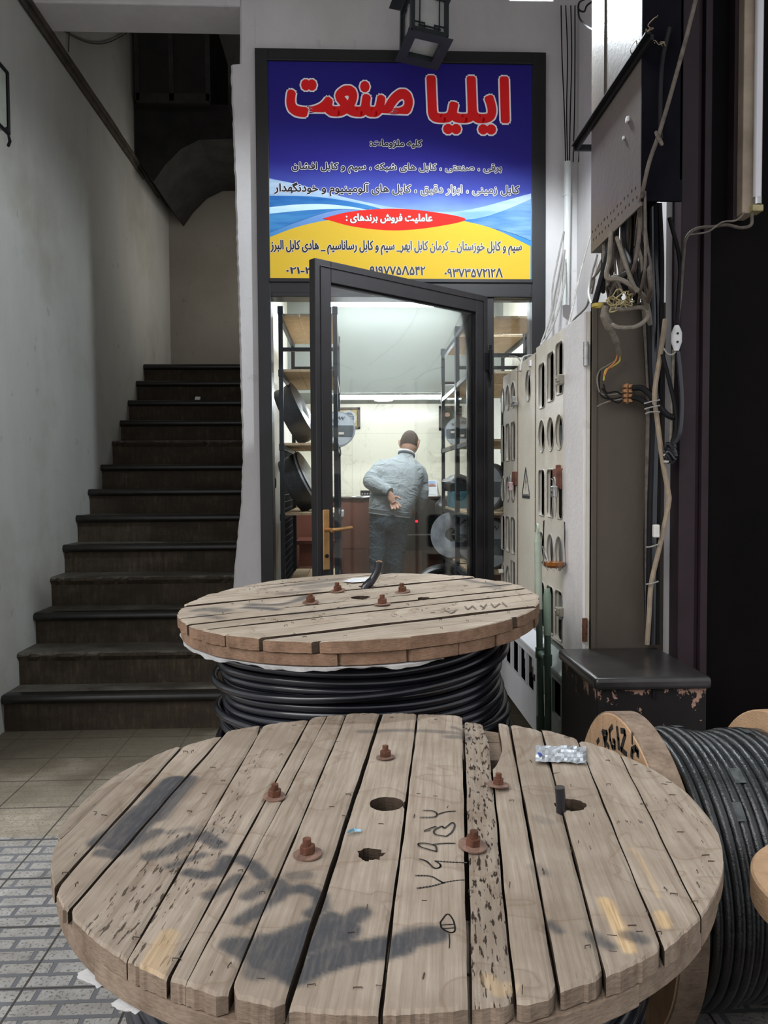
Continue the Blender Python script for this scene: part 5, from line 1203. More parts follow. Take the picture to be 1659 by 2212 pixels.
for k in range(5):
    c0 = AY(1448, 966+k*6, 2.85); m.tube([c0+Vector((.018*math.cos(a+k), .010*math.sin(a), .014*math.sin(a*2+k))) for a in [2*PI*i/20 for i in range(20)]], .0065, 6, True, 0, True)
single('cable_knot', m, M_cable, 'knot of black cable wrapped in tape at the door frame edge', 'cable', smooth=True)
m = MB(); c0 = AY(1441, 990, 2.85)
for k in range(3): m.box(c0+Vector((-.004+.008*(k % 2), 0, .012-.012*k)), (.018, .014, .009))
single('terminal_block', m, plain('white_terminal_plastic', (.5, .47, .42, 1), .5, 0, .3, 40, .1), 'small white terminal block below the black cable knot', 'terminal block', bevel=.002)
m = MB(); a_, b_ = AY(1462, 703, 2.835), AY(1461, 758, 2.835); d_ = (b_-a_)
m.tube([a_, a_+d_*.12, a_+d_*.3, a_+d_*.65, a_+d_*.85, b_], [.008, .013, .019, .019, .013, .009], 12)
ic = thing('inline_connector', 'white oval inline connector hanging beside the plum door frame', 'connector', tuple(b_))
obj('shell', m, M_plastic_white, ic, smooth=True)
m = MB(); m.cyl(a_+d_*.35+Vector((-.004, -.021, 0)), a_+d_*.35+Vector((-.004, -.017, 0)), .004, 8); m.cyl(a_+d_*.68+Vector((-.004, -.021, 0)), a_+d_*.68+Vector((-.004, -.017, 0)), .004, 8); obj('screw', m, M_darkhole, ic)
# tangle under the duct
G4 = 'dusty cables in the tangle under the duct'
tang = []
for k in range(34):
    x0 = 1300+k*2.9+rnd.uniform(-4, 4); x1 = 1300+k*2.9+rnd.uniform(-26, 26); xm = (x0+x1)/2+rnd.uniform(-16, 16); Xa = .962+rnd.random()*.10
    y0 = 548-(x0-1290)*.92; ye = 655+rnd.uniform(-30, 6); m = MB()
    m.tube(spline([AX(x0, y0-40, Xa), AX(x0+rnd.uniform(-3, 3), y0+30, Xa), AX(xm, (y0+ye)/2+20, Xa-.01), AX(x1, ye-30, Xa), AX(x1+rnd.uniform(-10, 14), ye, Xa+.03)], 8), rnd.choice((.005, .0065, .0075, .009)), 8)
    single('cable', m, rnd.choice((M_graycab, M_browncab, M_browncab, M_ductdark, M_ductdark)), 'dusty cable in the tangle between the duct and the cabinet top', 'cable', G4, smooth=True)
cable([(1320, 500, 2.74), (1316, 560, 2.72), (1310, 590, 2.70), (1314, 602, 2.70), (1340, 604, 2.69), (1368, 620, 2.68), (1390, 640, 2.70), (1400, 668, 2.75), (1404, 700, 2.8)], .0085, M_graycab, 'thick grey cable bending across the front of the tangle')
cable([(1332, 512, 2.70), (1348, 560, 2.68), (1364, 605, 2.67), (1376, 630, 2.68)], .0075, M_graycab, 'thick grey cable crossing diagonally through the tangle')
cable([(1318, 668, 2.80), (1350, 668, 2.78), (1384, 664, 2.76), (1398, 672, 2.75), (1396, 690, 2.74), (1372, 706, 2.73), (1340, 708, 2.74), (1322, 702, 2.76)], .0078, M_graycab, 'grey cable loop bulging over the cabinet side top')
cable([(1285, 655, 2.9), (1300, 600, 2.9), (1310, 560, 2.9), (1320, 520, 2.9)], .011, M_ductdark, 'thick black cable rising left of the tangle')
m = MB(); c0 = AY(1291, 660, 2.86); m.lathe([(.014, -.006), (.022, -.006), (.022, .006), (.014, .006), (.014, -.006)], c0, None, 20)
single('yellow_ring', m, plain('yellow_tape_ring', (.50, .38, .08, 1), .5, 0, .2, 20, .05), 'yellow ring of tape at the cabinet top corner', 'ring', smooth=True)
m = MB()
for k in range(9):
    pts = [AY(1316+rnd.uniform(-6, 6), 650+rnd.uniform(-5, 5), 2.78)]
    for q in range(7): pts.append(pts[-1]+Vector((rnd.uniform(-.004, .026), rnd.uniform(-.012, .008), rnd.uniform(-.018, .022))))
    m.tube(spline(pts, 3), .0025, 4)
single('twine', m, plain('dirty_yellow_twine', (.40, .33, .16, 1), .8, 0, .4, 60, .2), 'dirty yellow twine tangled on top of the cabinet', 'twine')
# bagged grey cable drop with split wires to the brown terminal block
wd = thing('wire_drop', 'grey sheathed cable drop splitting into thin coloured wires on the cabinet side', 'cable', tuple(AY(1330, 760, 2.90)))
m = MB(); m.tube(spline([AY(1308, 662, 2.84), AY(1306, 680, 2.84), AY(1316, 705, 2.85), AY(1330, 735, 2.88), AY(1338, 765, 2.92)], 6), [.013]*6+[.017]*8+[.012]*6+[.009]*5, 10); obj('sheath', m, M_graycab, wd, smooth=True)
for k, (pts, mt) in enumerate(((((1336, 763), (1330, 778), (1312, 790), (1296, 800), (1290, 820), (1298, 850), (1325, 852), (1342, 848)), M_graycab), (((1338, 765), (1338, 780), (1322, 792), (1308, 800), (1304, 822)), plain('yellow_green_wire', (.45, .36, .06, 1), .5)), (((1335, 763), (1328, 782), (1312, 798), (1306, 812)), plain('orange_wire', (.45, .16, .05, 1), .5)), (((1296, 800), (1294, 830), (1300, 856), (1325, 862), (1343, 858)), M_ductdark), (((1304, 830), (1310, 848), (1330, 846), (1344, 852)), M_ductdark), (((1300, 838), (1316, 860), (1335, 870), (1344, 864)), M_ductdark), (((1344, 862), (1320, 866), (1302, 872), (1290, 878)), M_graycab))):
    m = MB(); m.tube(spline([AY(x, y, 2.935-.004*(k % 3)) for x, y in pts], 6), .0032, 6); obj('wire', m, mt, wd, smooth=True)
m = MB(); c0 = AY(1355, 850, 2.94)
for i in range(4):
    for j in range(2): m.box(c0+Vector((-.009+.019*j, 0, .027-.018*i)), (.015, .020, .013))
m.box(c0+Vector((0, .006, 0)), (.012, .012, .076))
single('terminal_block', m, M_copper, 'brown brass terminal block on the cabinet side among black wires', 'terminal block', bevel=.002)
cable([(1366, 838, 2.93), (1385, 838, 2.91), (1402, 850, 2.89), (1420, 872, 2.87), (1440, 895, 2.86), (1455, 902, 2.86)], .011, M_ductdark, 'black cable from the brown terminal block, upper of two')
cable([(1366, 858, 2.93), (1382, 862, 2.91), (1398, 872, 2.89), (1412, 880, 2.87)], .010, M_ductdark, 'black cable from the brown terminal block, lower of two')
for k, (y, dx) in enumerate(((868, 0), (880, 1), (890, 3))):
    cable([(1391+dx, y+4, 2.85), (1405, y, 2.845), (1425, y-4+4*(k == 2), 2.85)], .0028, M_whitecab, 'thin white tie wire around the dark cables below the terminal block', 'white tie wires around the cables')
for y in (1182, 1262): cable([(1396, y, 2.86), (1406, y-1, 2.85), (1422, y-6, 2.86)], .003, M_whitecab, 'thin white cable tie low on the dark cables', 'low white cable ties')
m = MB(); m.box(AY(1417, 1147, 2.855), (.022, .022, .048)); single('tape_tag', m, M_label, 'white paper tag wrapped on a dark cable above the chest', 'tag', bevel=.004)

# ------------------------------------------------------------------ inside the shop
def marble():
    t = NT('cream_marble_tile'); v = t.coord(); n = t.noise(t.coord((1, 1, 1), rot=(0, .7, 0)), 1.5, 5, .6, 1.2)
    vein = t.ramp(n, [(.492, 0.), (.5, 1.), (.508, 0.)])
    col = t.mix(t.math('MULTIPLY', vein, .28), (.86, .83, .68, 1), (.34, .31, .25, 1))
    br = t.n('ShaderNodeTexBrick'); t.l(t.coord(rot=(PI/2, 0, 0)), br.inputs[0]); br.offset = 0
    for k, v_ in (('Scale', 1), ('Mortar Size', .002), ('Brick Width', 1.2), ('Row Height', .6)): br.inputs[k].default_value = v_
    col = t.mix(t.math('MULTIPLY', br.outputs['Fac'], .4), col, (.4, .38, .3, 1)); return t.fin(col, .22, 0, .4)
SF = .10
m = MB(); m.bb((-.6, 4.72, 0), (1.42, 8.0, SF)); struct('floor_shop', m, plain('shop_floor_tile', (.35, .30, .25, 1), .4, 0, .2, 4, .05))
m = MB(); m.bb((-.605, 4.80, SF), (-.56, 8.0, 3.0)); struct('wall_shop_left', m, M_shopwall)
m = MB(); m.bb((1.34, 4.80, SF), (1.42, 8.0, 3.0)); struct('wall_shop_right', m, M_shopwall)
m = MB(); m.bb((-.6, 7.9, SF), (1.42, 8.0, 3.0)); struct('wall_shop_back', m, marble())
m = MB(); m.bb((-.6, 4.82, 2.93), (1.42, 8.0, 3.0)); struct('ceiling_shop', m, M_shopwall)
m = MB(); m.bb((-.56, 6.92, 2.095), (1.34, 7.9, 2.93)); struct('trim_3', m, plain('pale_green_white_bulkhead', (.24, .262, .243, 1), .6, 0, .04, 3, 0))
m = MB(); m.bb((-.6, 4.82, 2.6), (-.47, 4.86, 2.93)); struct('trim_4', m, M_shopwall)
def tube_lamp(x0, x1, y, z, label, st):
    t = thing('ceiling_tube_lamp', label, 'lamp', ((x0+x1)/2, y, z), (0, 0, 0))
    m = MB(); m.box(((x0+x1)/2, y, z+.03), (x1-x0, .05, .03)); obj('batten', m, M_cab2, t)
    m = MB(); m.cyl((x0+.01, y, z), (x1-.01, y, z), .028 if z > 2.5 else .019, 16); obj('lit_tube', m, emit('lit_tube_%d' % st, (.88, .95, 1, 1), st), t, smooth=True)
tube_lamp(-.22, 1.0, 6.70, 2.825, 'bright tube lamp high inside the shop, upper of the two', 26)
tube_lamp(-.15, .98, 6.97, 2.063, 'bright tube lamp under the bulkhead inside the shop, lower of the two', 75)
rl = thing('ceiling_spotlight', 'round glowing downlight under the bulkhead inside the shop', 'lamp', (.30, 7.45, 2.09))
m = MB(); m.lathe([(.095, 0), (.095, -.012), (.085, -.014)], (.30, 7.45, 2.095), None, 32); obj('rim', m, M_cab2, rl, smooth=True)
m = MB(); m.lathe([(0, -.013), (.085, -.013)], (.30, 7.45, 2.095), None, 32); obj('diffuser', m, emit('lit_diffuser', (1, .98, .92, 1), 7), rl)
sl = light('shop_lamp_glow', 'AREA', (.4, 5.6, 2.88), 50, (.90, .96, 1), shape='RECTANGLE', size=1.2, size_y=.3)

M_rack = plain('black_rack_tube', (.026, .032, .038, 1), .4, 0, .2, 20, .05)
M_board = wood_end('pine_shelf_board', (.62, .49, .33, 1), (.44, .33, .21, 1))
def rack(label, x0, x1, y0, y1, top, shelves, rails):
    t = thing('shelving_rack', label, 'shelving', ((x0+x1)/2, (y0+y1)/2, SF))
    for x in (x0, x1):
        for y in (y0, y1):
            m = MB(); m.box((x, y, (top+SF)/2), (.028, .028, top-SF)); m.box((x, y, top-.01), (.036, .036, .05))
            for z in shelves[1:]: m.box((x, y, z-.012), (.034, .034, .045))
            obj('post', m, M_rack, t, bevel=.003)
    for z in shelves:
        m = MB()
        nb = 3; w = (x1-x0-.02)/nb
        for b in range(nb): m.bb((x0+.012+b*w, y0+.01, z), (x0+.008+(b+1)*w, y1-.01, z+.016))
        s = obj('shelf', m, M_board, t)
        m = MB()
        for x in (x0, x1): m.bb((x-.011, y0, z-.028), (x+.011, y1, z+.002))
        obj('shelf_rail', m, M_rack, s)
    for z, y in rails:
        m = MB(); m.bb((x0, y-.011, z-.012), (x1, y+.011, z+.012)); obj('cross_rail', m, M_rack, t)
    return t
rack('black tube rack with pine shelves at the left of the shop', -.455, -.105, 5.10, 6.15, 2.43, [2.385, 2.03, 1.555, 1.10, .62], [(2.17, 5.1), (2.20, 6.15)])
rack('black tube rack with pine shelves at right, nearer to the shop door', .76, 1.26, 5.08, 5.635, 2.41, [2.37, 2.015, 1.575, 1.09, .70], [(2.13, 5.08), (2.13, 5.635)])
rack('black tube rack with pine shelves at right, deeper inside the shop', .76, 1.26, 5.675, 6.53, 2.40, [2.36, 2.005, 1.58, 1.09, .70], [(2.13, 6.53)])

M_wrap = plain('black_shrink_wrap', (.024, .027, .031, 1), .38, 0, .5, 14, .6, .7)
M_wrapw = plain('cloudy_clear_wrap', (.36, .39, .42, 1), .25, 0, .35, 14, .6, .6)
M_lab_g = plain('grey_coil_label', (.42, .47, .52, 1), .45, 0, .15, 20, .1)
M_lab_d = plain('dark_label_band', (.10, .12, .14, 1), .45, 0, .2, 20, .1)
def coil(label, c, R, r0, w, R3x, mat=None, face=None, group=None):
    """wound ring of wrapped cable, its axis along local z of R3x"""
    t = thing('cable_coil', label, 'cable coil', tuple(c), (0, 0, 0), group)
    m = MB(); pts = [(r0, -w/2), (r0, w/2)]
    n = 5
    prof = [(r0, -w*.42)]+[(r0+(R-r0)*i/3, -w/2) for i in range(1, 3)]
    k = 7
    prof += [(R*(.985+.02*(i % 2)), -w/2+w*i/k) for i in range(k+1)]
    prof += [(r0+(R-r0)*i/3, w/2) for i in (2, 1)]+[(r0, w*.42), (r0, -w*.42)]
    m.lathe(prof, c, R3x, 40); o = obj('wound_cable', m, mat or M_wrap, t, smooth=True, ang=60)
    if face:
        m = MB(); m.lathe([(0, w/2+.002), (R*.93, w/2+.002)], c, R3x, 40); l_ = obj('label', m, M_lab_g, t)
        m = MB(); me = curve_mesh([[(-R*.92*math.cos(a), R*.92*math.sin(a)) for a in (-.5, -.25, 0, .22)]+[(R*.92*math.cos(a), R*.92*math.sin(a)) for a in (.22, 0, -.25, -.5)]])
        m.add([Vector(c)+R3x @ Vector((v.co.x, v.co.y, w/2+.003)) for v in me.vertices], [list(p.vertices) for p in me.polygons]); b_ = obj('label_band', m, M_lab_d, l_)
        m = MB()
        for (x, y, wx, wy) in ((-.3, .50, .5, .10), (.15, .62, .5, .09), (-.1, .38, .3, .05)):
            pts = [(x*R+wx*R*i/10-wx*R/2, y*R+wy*R*math.sin(i*2.1)) for i in range(11)]
            for a, b in zip(pts, pts[1:]):
                m.tube([Vector(c)+R3x @ Vector((a[0], a[1], w/2+.0035)), Vector(c)+R3x @ Vector((b[0], b[1], w/2+.0035))], .0022, 4)
        obj('label_script', m, M_paintblk, l_)
        m = MB()
        for (x, y, wx) in ((-.45, 0, .3), (.2, -.25, .3), (-.2, -.6, .25)): m.box(Vector(c)+R3x @ Vector((x*R, y*R, w/2+.0035)), (wx*R, .004, .018))
        obj('label_line', m, M_label, l_)
    return t
def axis(dx, dy, dz):
    z = Vector((dx, dy, dz)).normalized(); x = Vector((0, 0, 1)).cross(z).normalized(); y = z.cross(x)
    return Matrix((x, y, z)).transposed()
coil('black wrapped coil leaning on the left rack, above the other leaning coil', (-.385, 5.45, 1.785), .205, .012, .13, axis(.86, -.12, .42))
coil('black wrapped coil with cloudy side leaning on the left rack, below the other', (-.355, 5.45, 1.315), .20, .012, .145, axis(.86, -.12, .42), M_wrap)
m = MB(); Rc = axis(.86, -.12, .42); m.lathe([(.0, .078), (.10, .080), (.195, .074), (.203, .05)], (-.355, 5.45, 1.315), Rc, 40)
obj('cloudy_film', m, M_wrapw, [o for o in bpy.data.objects if o.get('label', '').startswith('black wrapped coil with cloudy')][0], smooth=True)
coil('round grey labelled coil standing on the left rack beside the framed picture', (-.115, 6.02, 1.715), .135, .05, .11, axis(.10, -1, .03), M_wrapw, True)
coil('round grey labelled coil standing on the right rack below the portrait', (.885, 6.40, 1.712), .122, .05, .11, axis(-.20, -1, .04), M_wrapw, True)
coil('wrapped coil in clear film bulging out of the low right shelf', (.80, 6.10, .895), .175, .055, .15, axis(-.62, -1, .05), M_wrapw, None)
coil('big dark coil with white rim stripes at the edge of the right shelf', (.93, 5.72, .885), .175, .12, .10, axis(-.8, -1, .05), M_lab_d, True)
coil('dark wrapped coil nearest the door mullion on the right low shelf', (.965, 5.35, .885), .175, .12, .10, axis(-.8, -1, .05), M_wrap, True)
coil('dark coil on the middle right shelf half hidden by the door frame', (.955, 5.45, 1.275), .165, .10, .09, axis(-.9, -.8, .05), M_lab_d, True)
def lump(nm, label, c, s, mat, seed, cat):
    rnd = random.Random(seed); bm = bmesh.new(); bmesh.ops.create_icosphere(bm, subdivisions=3, radius=1)
    ph = [rnd.uniform(0, 6) for _ in range(6)]; m = MB()
    for v in bm.verts:
        p = v.co; k = 1+.10*math.sin(4*p.x+ph[0])*math.sin(5*p.y+ph[1])+.08*math.sin(7*p.z+ph[2]+3*p.x)+.05*math.sin(13*p.y+ph[3])
        z = max(p.z*k, -.72); v.co = (c[0]+p.x*k*s[0], c[1]+p.y*k*s[1], c[2]+(z+.72)*s[2])
    bm.verts.index_update(); m.add([v.co.copy() for v in bm.verts], [[q.index for q in f.verts] for f in bm.faces]); bm.free()
    return single(nm, m, mat, label, cat, smooth=True, ang=80)
lump('plastic_bag', 'black plastic bag slumped on the middle right shelf over a blue box', (.845, 6.20, 1.235), (.13, .16, .075), M_wrap, 3, 'bag')
m = MB(); m.bb((.775, 5.95, 1.106), (.93, 6.38, 1.235)); single('blue_box', m, plain('teal_blue_carton', (.05, .19, .25, 1), .5, 0, .2, 10, .05), 'teal blue carton under the black bag on the right shelf', 'box', bevel=.006)
lump('plastic_bag', 'black plastic bag hanging low at the end of the right rack', (.765, 6.60, .98), (.07, .07, .115), M_wrap, 9, 'bag')
for k, (cx, cy, rr, tz, lab) in enumerate(((.72, 6.05, .27, .30, 'thick black hose coil on the shop floor, taller of the two'), (.74, 5.82, .235, .26, 'thick black hose coil on the shop floor, in front of the taller one'))):
    m = MB(); tilt = Matrix.Rotation(math.radians(62), 3, 'X')
    for q in range(3):
        m.tube([Vector((cx, cy+.05*q, SF+rr*.88+.035))+tilt @ Vector(((rr-.012*q)*math.cos(a), (rr-.012*q)*math.sin(a), .035*q)) for a in [2*PI*i/60 for i in range(60)]], .034, 10, True, 0, True)
    single('hose_coil', m, M_wrap, lab, 'hose coil', smooth=True)
# counter with dark panel
M_mahog = plain('brown_laminate', (.165, .062, .042, 1), .32, 0, .25, 3, .03, .5)
ct = thing('counter', 'brown wooden shop counter with white edge strips behind the standing man', 'counter', (.35, 7.2, SF))
m = MB(); m.bb((-.55, 6.99, SF), (-.135, 7.5, 1.155)); m.bb((-.12, 6.99, SF), (.62, 7.5, 1.155)); obj('body', m, M_mahog, ct, bevel=.003)
m = MB(); m.bb((-.135, 6.988, SF), (-.12, 7.0, 1.155)); obj('white_strip', m, M_plastic_white, ct)
m = MB(); m.bb((-.55, 6.97, 1.155), (1.33, 7.52, 1.178)); obj('top', m, plain('dark_counter_top', (.05, .028, .02, 1), .3), ct, bevel=.003)
m = MB(); m.bb((-.12, 6.984, .72), (.6, 6.99, .75)); m.bb((-.12, 6.984, .40), (.6, 6.99, .43)); obj('panel_batten', m, M_mahog, ct)
m = MB(); m.bb((.62, 7.0, SF), (1.33, 7.5, 1.155)); obj('right_body', m, plain('dark_brown_laminate', (.09, .045, .03, 1), .35), ct)
sc = thing('dark_screen', 'black glossy screen with small red emblem leaning on the counter front', 'screen', (.8, 6.94, .82))
m = MB(); m.bb((.40, 6.93, .845), (1.05, 6.965, 1.145)); obj('panel', m, plain('glossy_black_screen', (.012, .014, .015, 1), .12, 0, .1, 3, 0, .6), sc, bevel=.004)
m = MB(); m.bb((.40, 6.925, .835), (1.05, 6.967, .847)); obj('silver_edge', m, M_steel, sc)
q_ = AY(900, 1126, 6.925); m = MB(); m.lathe([(0, 0), (.013, 0)], q_, axis(0, -1, 0), 20); em = obj('red_emblem', m, emit('lit_red_emblem', (.9, .02, .05, 1), 1.2), sc)
m = MB(); m.bb((.40, 6.94, .70), (1.05, 6.965, .835)); obj('lower_panel', m, M_ductdark, sc)
# things on the counter
cal = thing('desk_calendar', 'white desk calendar with a small picture standing on the counter', 'calendar', (.70, 7.12, 1.178))
a_ = AY(922, 1076, 7.10).x; b_ = AY(945, 1076, 7.10).x
m = MB(); m.add([(a_, 7.08, 1.179), (b_, 7.08, 1.179), (b_-.005, 7.13, 1.325), (a_, 7.13, 1.325), (b_+.035, 7.20, 1.179), (a_+.02, 7.20, 1.179)], [(0, 1, 2, 3), (1, 4, 2), (4, 5, 3, 2), (0, 3, 5)]); obj('page', m, M_plastic_white, cal)
m = MB(); m.add([(a_+.006, 7.1085, 1.270), (b_-.012, 7.1085, 1.270), (b_-.014, 7.1255, 1.318), (a_+.006, 7.1255, 1.318)], [(0, 1, 2, 3)]); pc = obj('picture', m, plain('pale_sky_print', (.30, .42, .60, 1), .5), cal)
m = MB(); m.add([(a_+.01, 7.1075, 1.272), (b_-.016, 7.1075, 1.272), (b_-.03, 7.115, 1.294), (a_+.03, 7.115, 1.290)], [(0, 1, 2, 3)]); obj('foreground_print', m, plain('brick_red_print', (.40, .16, .10, 1), .5), pc)
m = MB()
for k in range(5): m.box(((a_+b_)/2-.004, 7.085+.0075*k, 1.198+.0145*k), ((b_-a_)*.72, .001, .003))
obj('date_line', m, M_lab_g, cal)
ad = thing('ledger_machine', 'small dark desk machine with white papers on the counter behind the man', 'desk machine', (-.02, 7.15, 1.178))
q_ = AY(793, 1068, 7.1); m = MB(); m.bb((q_.x-.06, 7.06, 1.19), (q_.x+.07, 7.2, 1.235)); obj('body', m, M_ductdark, ad, bevel=.005)
m = MB()
for k in range(5): m.cyl((q_.x-.045+.024*k, 7.056, 1.205), (q_.x-.045+.024*k, 7.062, 1.205), .008, 10)
obj('key', m, M_steel, ad)
m = MB(); m.add([(q_.x-.15, 6.965, 1.180), (q_.x+.03, 6.96, 1.181), (q_.x+.05, 7.15, 1.188), (q_.x-.13, 7.16, 1.182), (q_.x-.05, 6.95, 1.170)], [(0, 4, 1, 2, 3)]); m.box((q_.x, 7.10, 1.184), (.20, .16, .008))
single('paper_sheets', m, M_plastic_white, 'white papers under the desk machine, drooping over the counter edge', 'paper')
# pictures on the back wall
def picture(label, x0, y0, x1, y1, mat, matb):
    a, b = AY(x0, y1, 7.885), AY(x1, y0, 7.885); t = thing('picture_frame', label, 'picture', ((a.x+b.x)/2, 7.89, a.z))
    m = MB(); w = .028
    m.bb((a.x, 7.872, a.z), (b.x, 7.898, a.z+w)); m.bb((a.x, 7.872, b.z-w), (b.x, 7.898, b.z)); m.bb((a.x, 7.872, a.z), (a.x+w, 7.898, b.z)); m.bb((b.x-w, 7.872, a.z), (b.x, 7.898, b.z)); obj('frame', m, mat, t, bevel=.004)
    m = MB(); m.bb((a.x+w, 7.885, a.z+w), (b.x-w, 7.89, b.z-w)); k = obj('backing', m, matb, t); return t, k, a, b
M_gold = plain('old_gold_board', (.55, .40, .16, 1), .5, 0, .25, 20, .1); M_fr = plain('brown_picture_frame', (.09, .06, .035, 1), .4)
t, k, a, b = picture('framed gold calligraphy plaque with round medallion on the back wall', 727, 880, 778, 927, M_fr, M_gold)
c0 = Vector(((a.x+b.x)/2, 7.884, (a.z+b.z)/2)); Rk = axis(0, -1, 0)
sc_ = [((.078+.006*(i % 2))*math.cos(2*PI*i/32), (.078+.006*(i % 2))*math.sin(2*PI*i/32)) for i in range(32)]
m = MB(); m.prism(sc_, c0, (1, 0, 0), (0, 0, 1), .003); md = obj('medallion', m, plain('pale_scalloped_ring', (.55, .58, .55, 1), .5), t)
m = MB(); m.lathe([(0, .0035), (.058, .0035)], c0, Rk, 32); obj('disc', m, plain('slate_blue_disc', (.12, .16, .22, 1), .5), md)
m = MB()
for i in range(4): m.tube(spline([c0+Vector((-.042, -.005, .028-.019*i)), c0+Vector((-.015, -.005, .018-.019*i)), c0+Vector((.012, -.005, .032-.019*i)), c0+Vector((.042, -.005, .026-.019*i))], 5), .0035, 5)
obj('script_stroke', m, M_label, md)
t, k, a, b = picture('framed portrait of a bearded figure in a dark green headscarf', 948, 877, 997, 930, M_fr, plain('olive_portrait_ground', (.09, .07, .045, 1), .6))
px_, pz_ = AY(967, 898, 7.88).x, AY(967, 898, 7.88).z
def flat(pts, y, mat, nm, par):
    me = curve_mesh([pts]); m = MB(); m.add([(px_+v.co.x, y, pz_+v.co.y) for v in me.vertices], [list(p.vertices) for p in me.polygons]); return obj(nm, m, mat, par)
flat([(-.05, -.10), (-.055, -.02), (-.045, .04), (-.015, .075), (.02, .075), (.05, .045), (.062, -.02), (.065, -.10)], 7.884, plain('dark_green_scarf', (.022, .034, .018, 1), .7), 'scarf', t)
fc = flat(ell(-.002, .005, .05, .075), 7.8835, plain('portrait_skin', (.52, .31, .20, 1), .6), 'face', t)
flat([(-.027, .004), (-.018, -.008), (.014, -.008), (.023, .004), (.022, -.03), (.0, -.055), (-.024, -.03)], 7.883, M_darkhole, 'beard', fc)
flat([(-.026, .018), (-.026, .038), (-.002, .046), (.022, .038), (.022, .018), (.012, .032), (-.016, .032)], 7.883, M_darkhole, 'hairline', fc)
flat([(-.018, .017), (-.006, .018), (-.006, .014), (-.018, .013)], 7.883, M_darkhole, 'eye', fc); flat([(.004, .018), (.016, .017), (.016, .013), (.004, .014)], 7.883, M_darkhole, 'eye', fc)
# wall fan / roll behind rack, lattice and small brown cabinet at lower left
m = MB()
for i in range(22): m.tube([(-.50, 5.6, SF+.03+.052*i), (-.50, 6.6, SF+.03+.052*i)], .004, 4)
for i in range(20): m.tube([(-.505, 5.6+.052*i, SF), (-.505, 5.6+.052*i, 1.55)], .004, 4)
single('wire_grid', m, M_rack, 'dark wire grid panel standing along the left shop wall', 'grid')
bx = thing('side_table', 'small reddish brown box table behind the left rack', 'side table', (-.20, 6.62, SF))
q_ = AY(655, 1160, 6.5)
m = MB(); m.bb((q_.x-.03, 6.45, SF), (q_.x+.26, 6.8, .80)); obj('body', m, plain('reddish_brown_panel', (.17, .055, .035, 1), .4, 0, .2, 4, .03), bx, bevel=.004)
m = MB(); m.bb((q_.x-.055, 6.42, .80), (q_.x+.29, 6.83, .835)); obj('top', m, plain('dark_red_top', (.11, .035, .025, 1), .35), bx, bevel=.004)
m = MB(); m.bb((q_.x-.032, 6.446, .45), (q_.x+.262, 6.452, .62)); obj('tan_band', m, plain('tan_panel', (.30, .17, .10, 1), .5), bx)
m = MB(); m.bb((q_.x+.08, 6.90, 1.178), (q_.x+.0, 7.0, 1.2))
pk = thing('printer_box', 'small white and grey box on the counter seen through the door glass', 'box', tuple(AY(724, 1110, 6.75)))
q2 = AY(724, 1110, 6.75); m = MB(); m.bb((q2.x-.06, 6.6, q2.z-.02), (q2.x+.075, 6.9, q2.z+.03)); obj('body', m, M_lab_g, pk, bevel=.004)
m = MB(); m.bb((q2.x-.065, 6.595, q2.z+.03), (q2.x+.0, 6.9, q2.z+.045)); obj('paper_stack', m, M_plastic_white, pk)
m = MB(); m.bb((q2.x-.05, 6.62, SF), (q2.x+.06, 6.88, q2.z-.02)); obj('stand', m, M_mahog, pk)
m = MB(); m.lathe([(.0, .0), (.055, .0), (.06, .02), (.03, .05), (0, .05)], (-.56, 5.25, 1.31), axis(1, 0, 0), 24)
single('pipe_flange', m, M_ductdark, 'round dark fitting on the left shop wall beside the lower leaning coil', 'fitting', smooth=True)

# ------------------------------------------------------------------ the man at the counter, seen from behind, leaning forward, hand on his back
M_skin = plain('skin', (.50, .29, .21, 1), .5, 0, .1, 20, .05)
def cloth(name, c, sc):
    t = NT(name); v = t.coord((1, 1, 1.6), rot=(0, .5, 0)); w = t.noise(v, sc, 3, .5, 1.5); f = t.noise(t.coord(), 160, 2)
    col = t.ramp(f, [(.3, tuple(x*.88 for x in c[:3])+(1,)), (.7, c)]); t.bump(t.mix(.08, w, f), .8, .05); return t.fin(col, .9, 0, .1)
M_swt = cloth('grey_blue_sweatshirt', (.32, .36, .375, 1), 7)
M_jean = cloth('dark_grey_jeans', (.050, .072, .090, 1), 9)
M_hair = plain('short_dark_hair', (.075, .058, .048, 1), .85, 0, .3, 90, .4, .1)
man = thing('person', 'man in grey sweatshirt and dark jeans leaning over the counter, one hand behind his back', 'person', (.31, 6.48, SF))
P_ = lambda x, y, Y: AY(x, y, Y)
pel, wai, che, nk0, nk1 = P_(840, 1118, 6.50), P_(846, 1080, 6.52), P_(858, 1022, 6.58), P_(876, 990, 6.68), P_(881, 976, 6.72)
hd0, hd1 = P_(886, 968, 6.745), P_(884, 955, 6.73)
shL, shR = P_(832, 1014, 6.60), P_(900, 1022, 6.64)
elL, wrL = P_(801, 1040, 6.44), P_(839, 1062, 6.325)
elR, wrR = P_(909, 1072, 6.60), P_(900, 1098, 6.78)
hipL, hipR = P_(822, 1128, 6.50), P_(861, 1128, 6.50)
knL, knR = P_(814, 1222, 6.46), P_(854, 1222, 6.48)
anL, anR = Vector((P_(814, 1222, 6.46).x-.005, 6.52, SF+.09)), Vector((P_(852, 1222, 6.48).x+.01, 6.54, SF+.09))
toL, toR = anL+Vector((-.03, .17, -.05)), anR+Vector((.04, .17, -.05))
haR = wrR+Vector((-.02, .09, -.01))
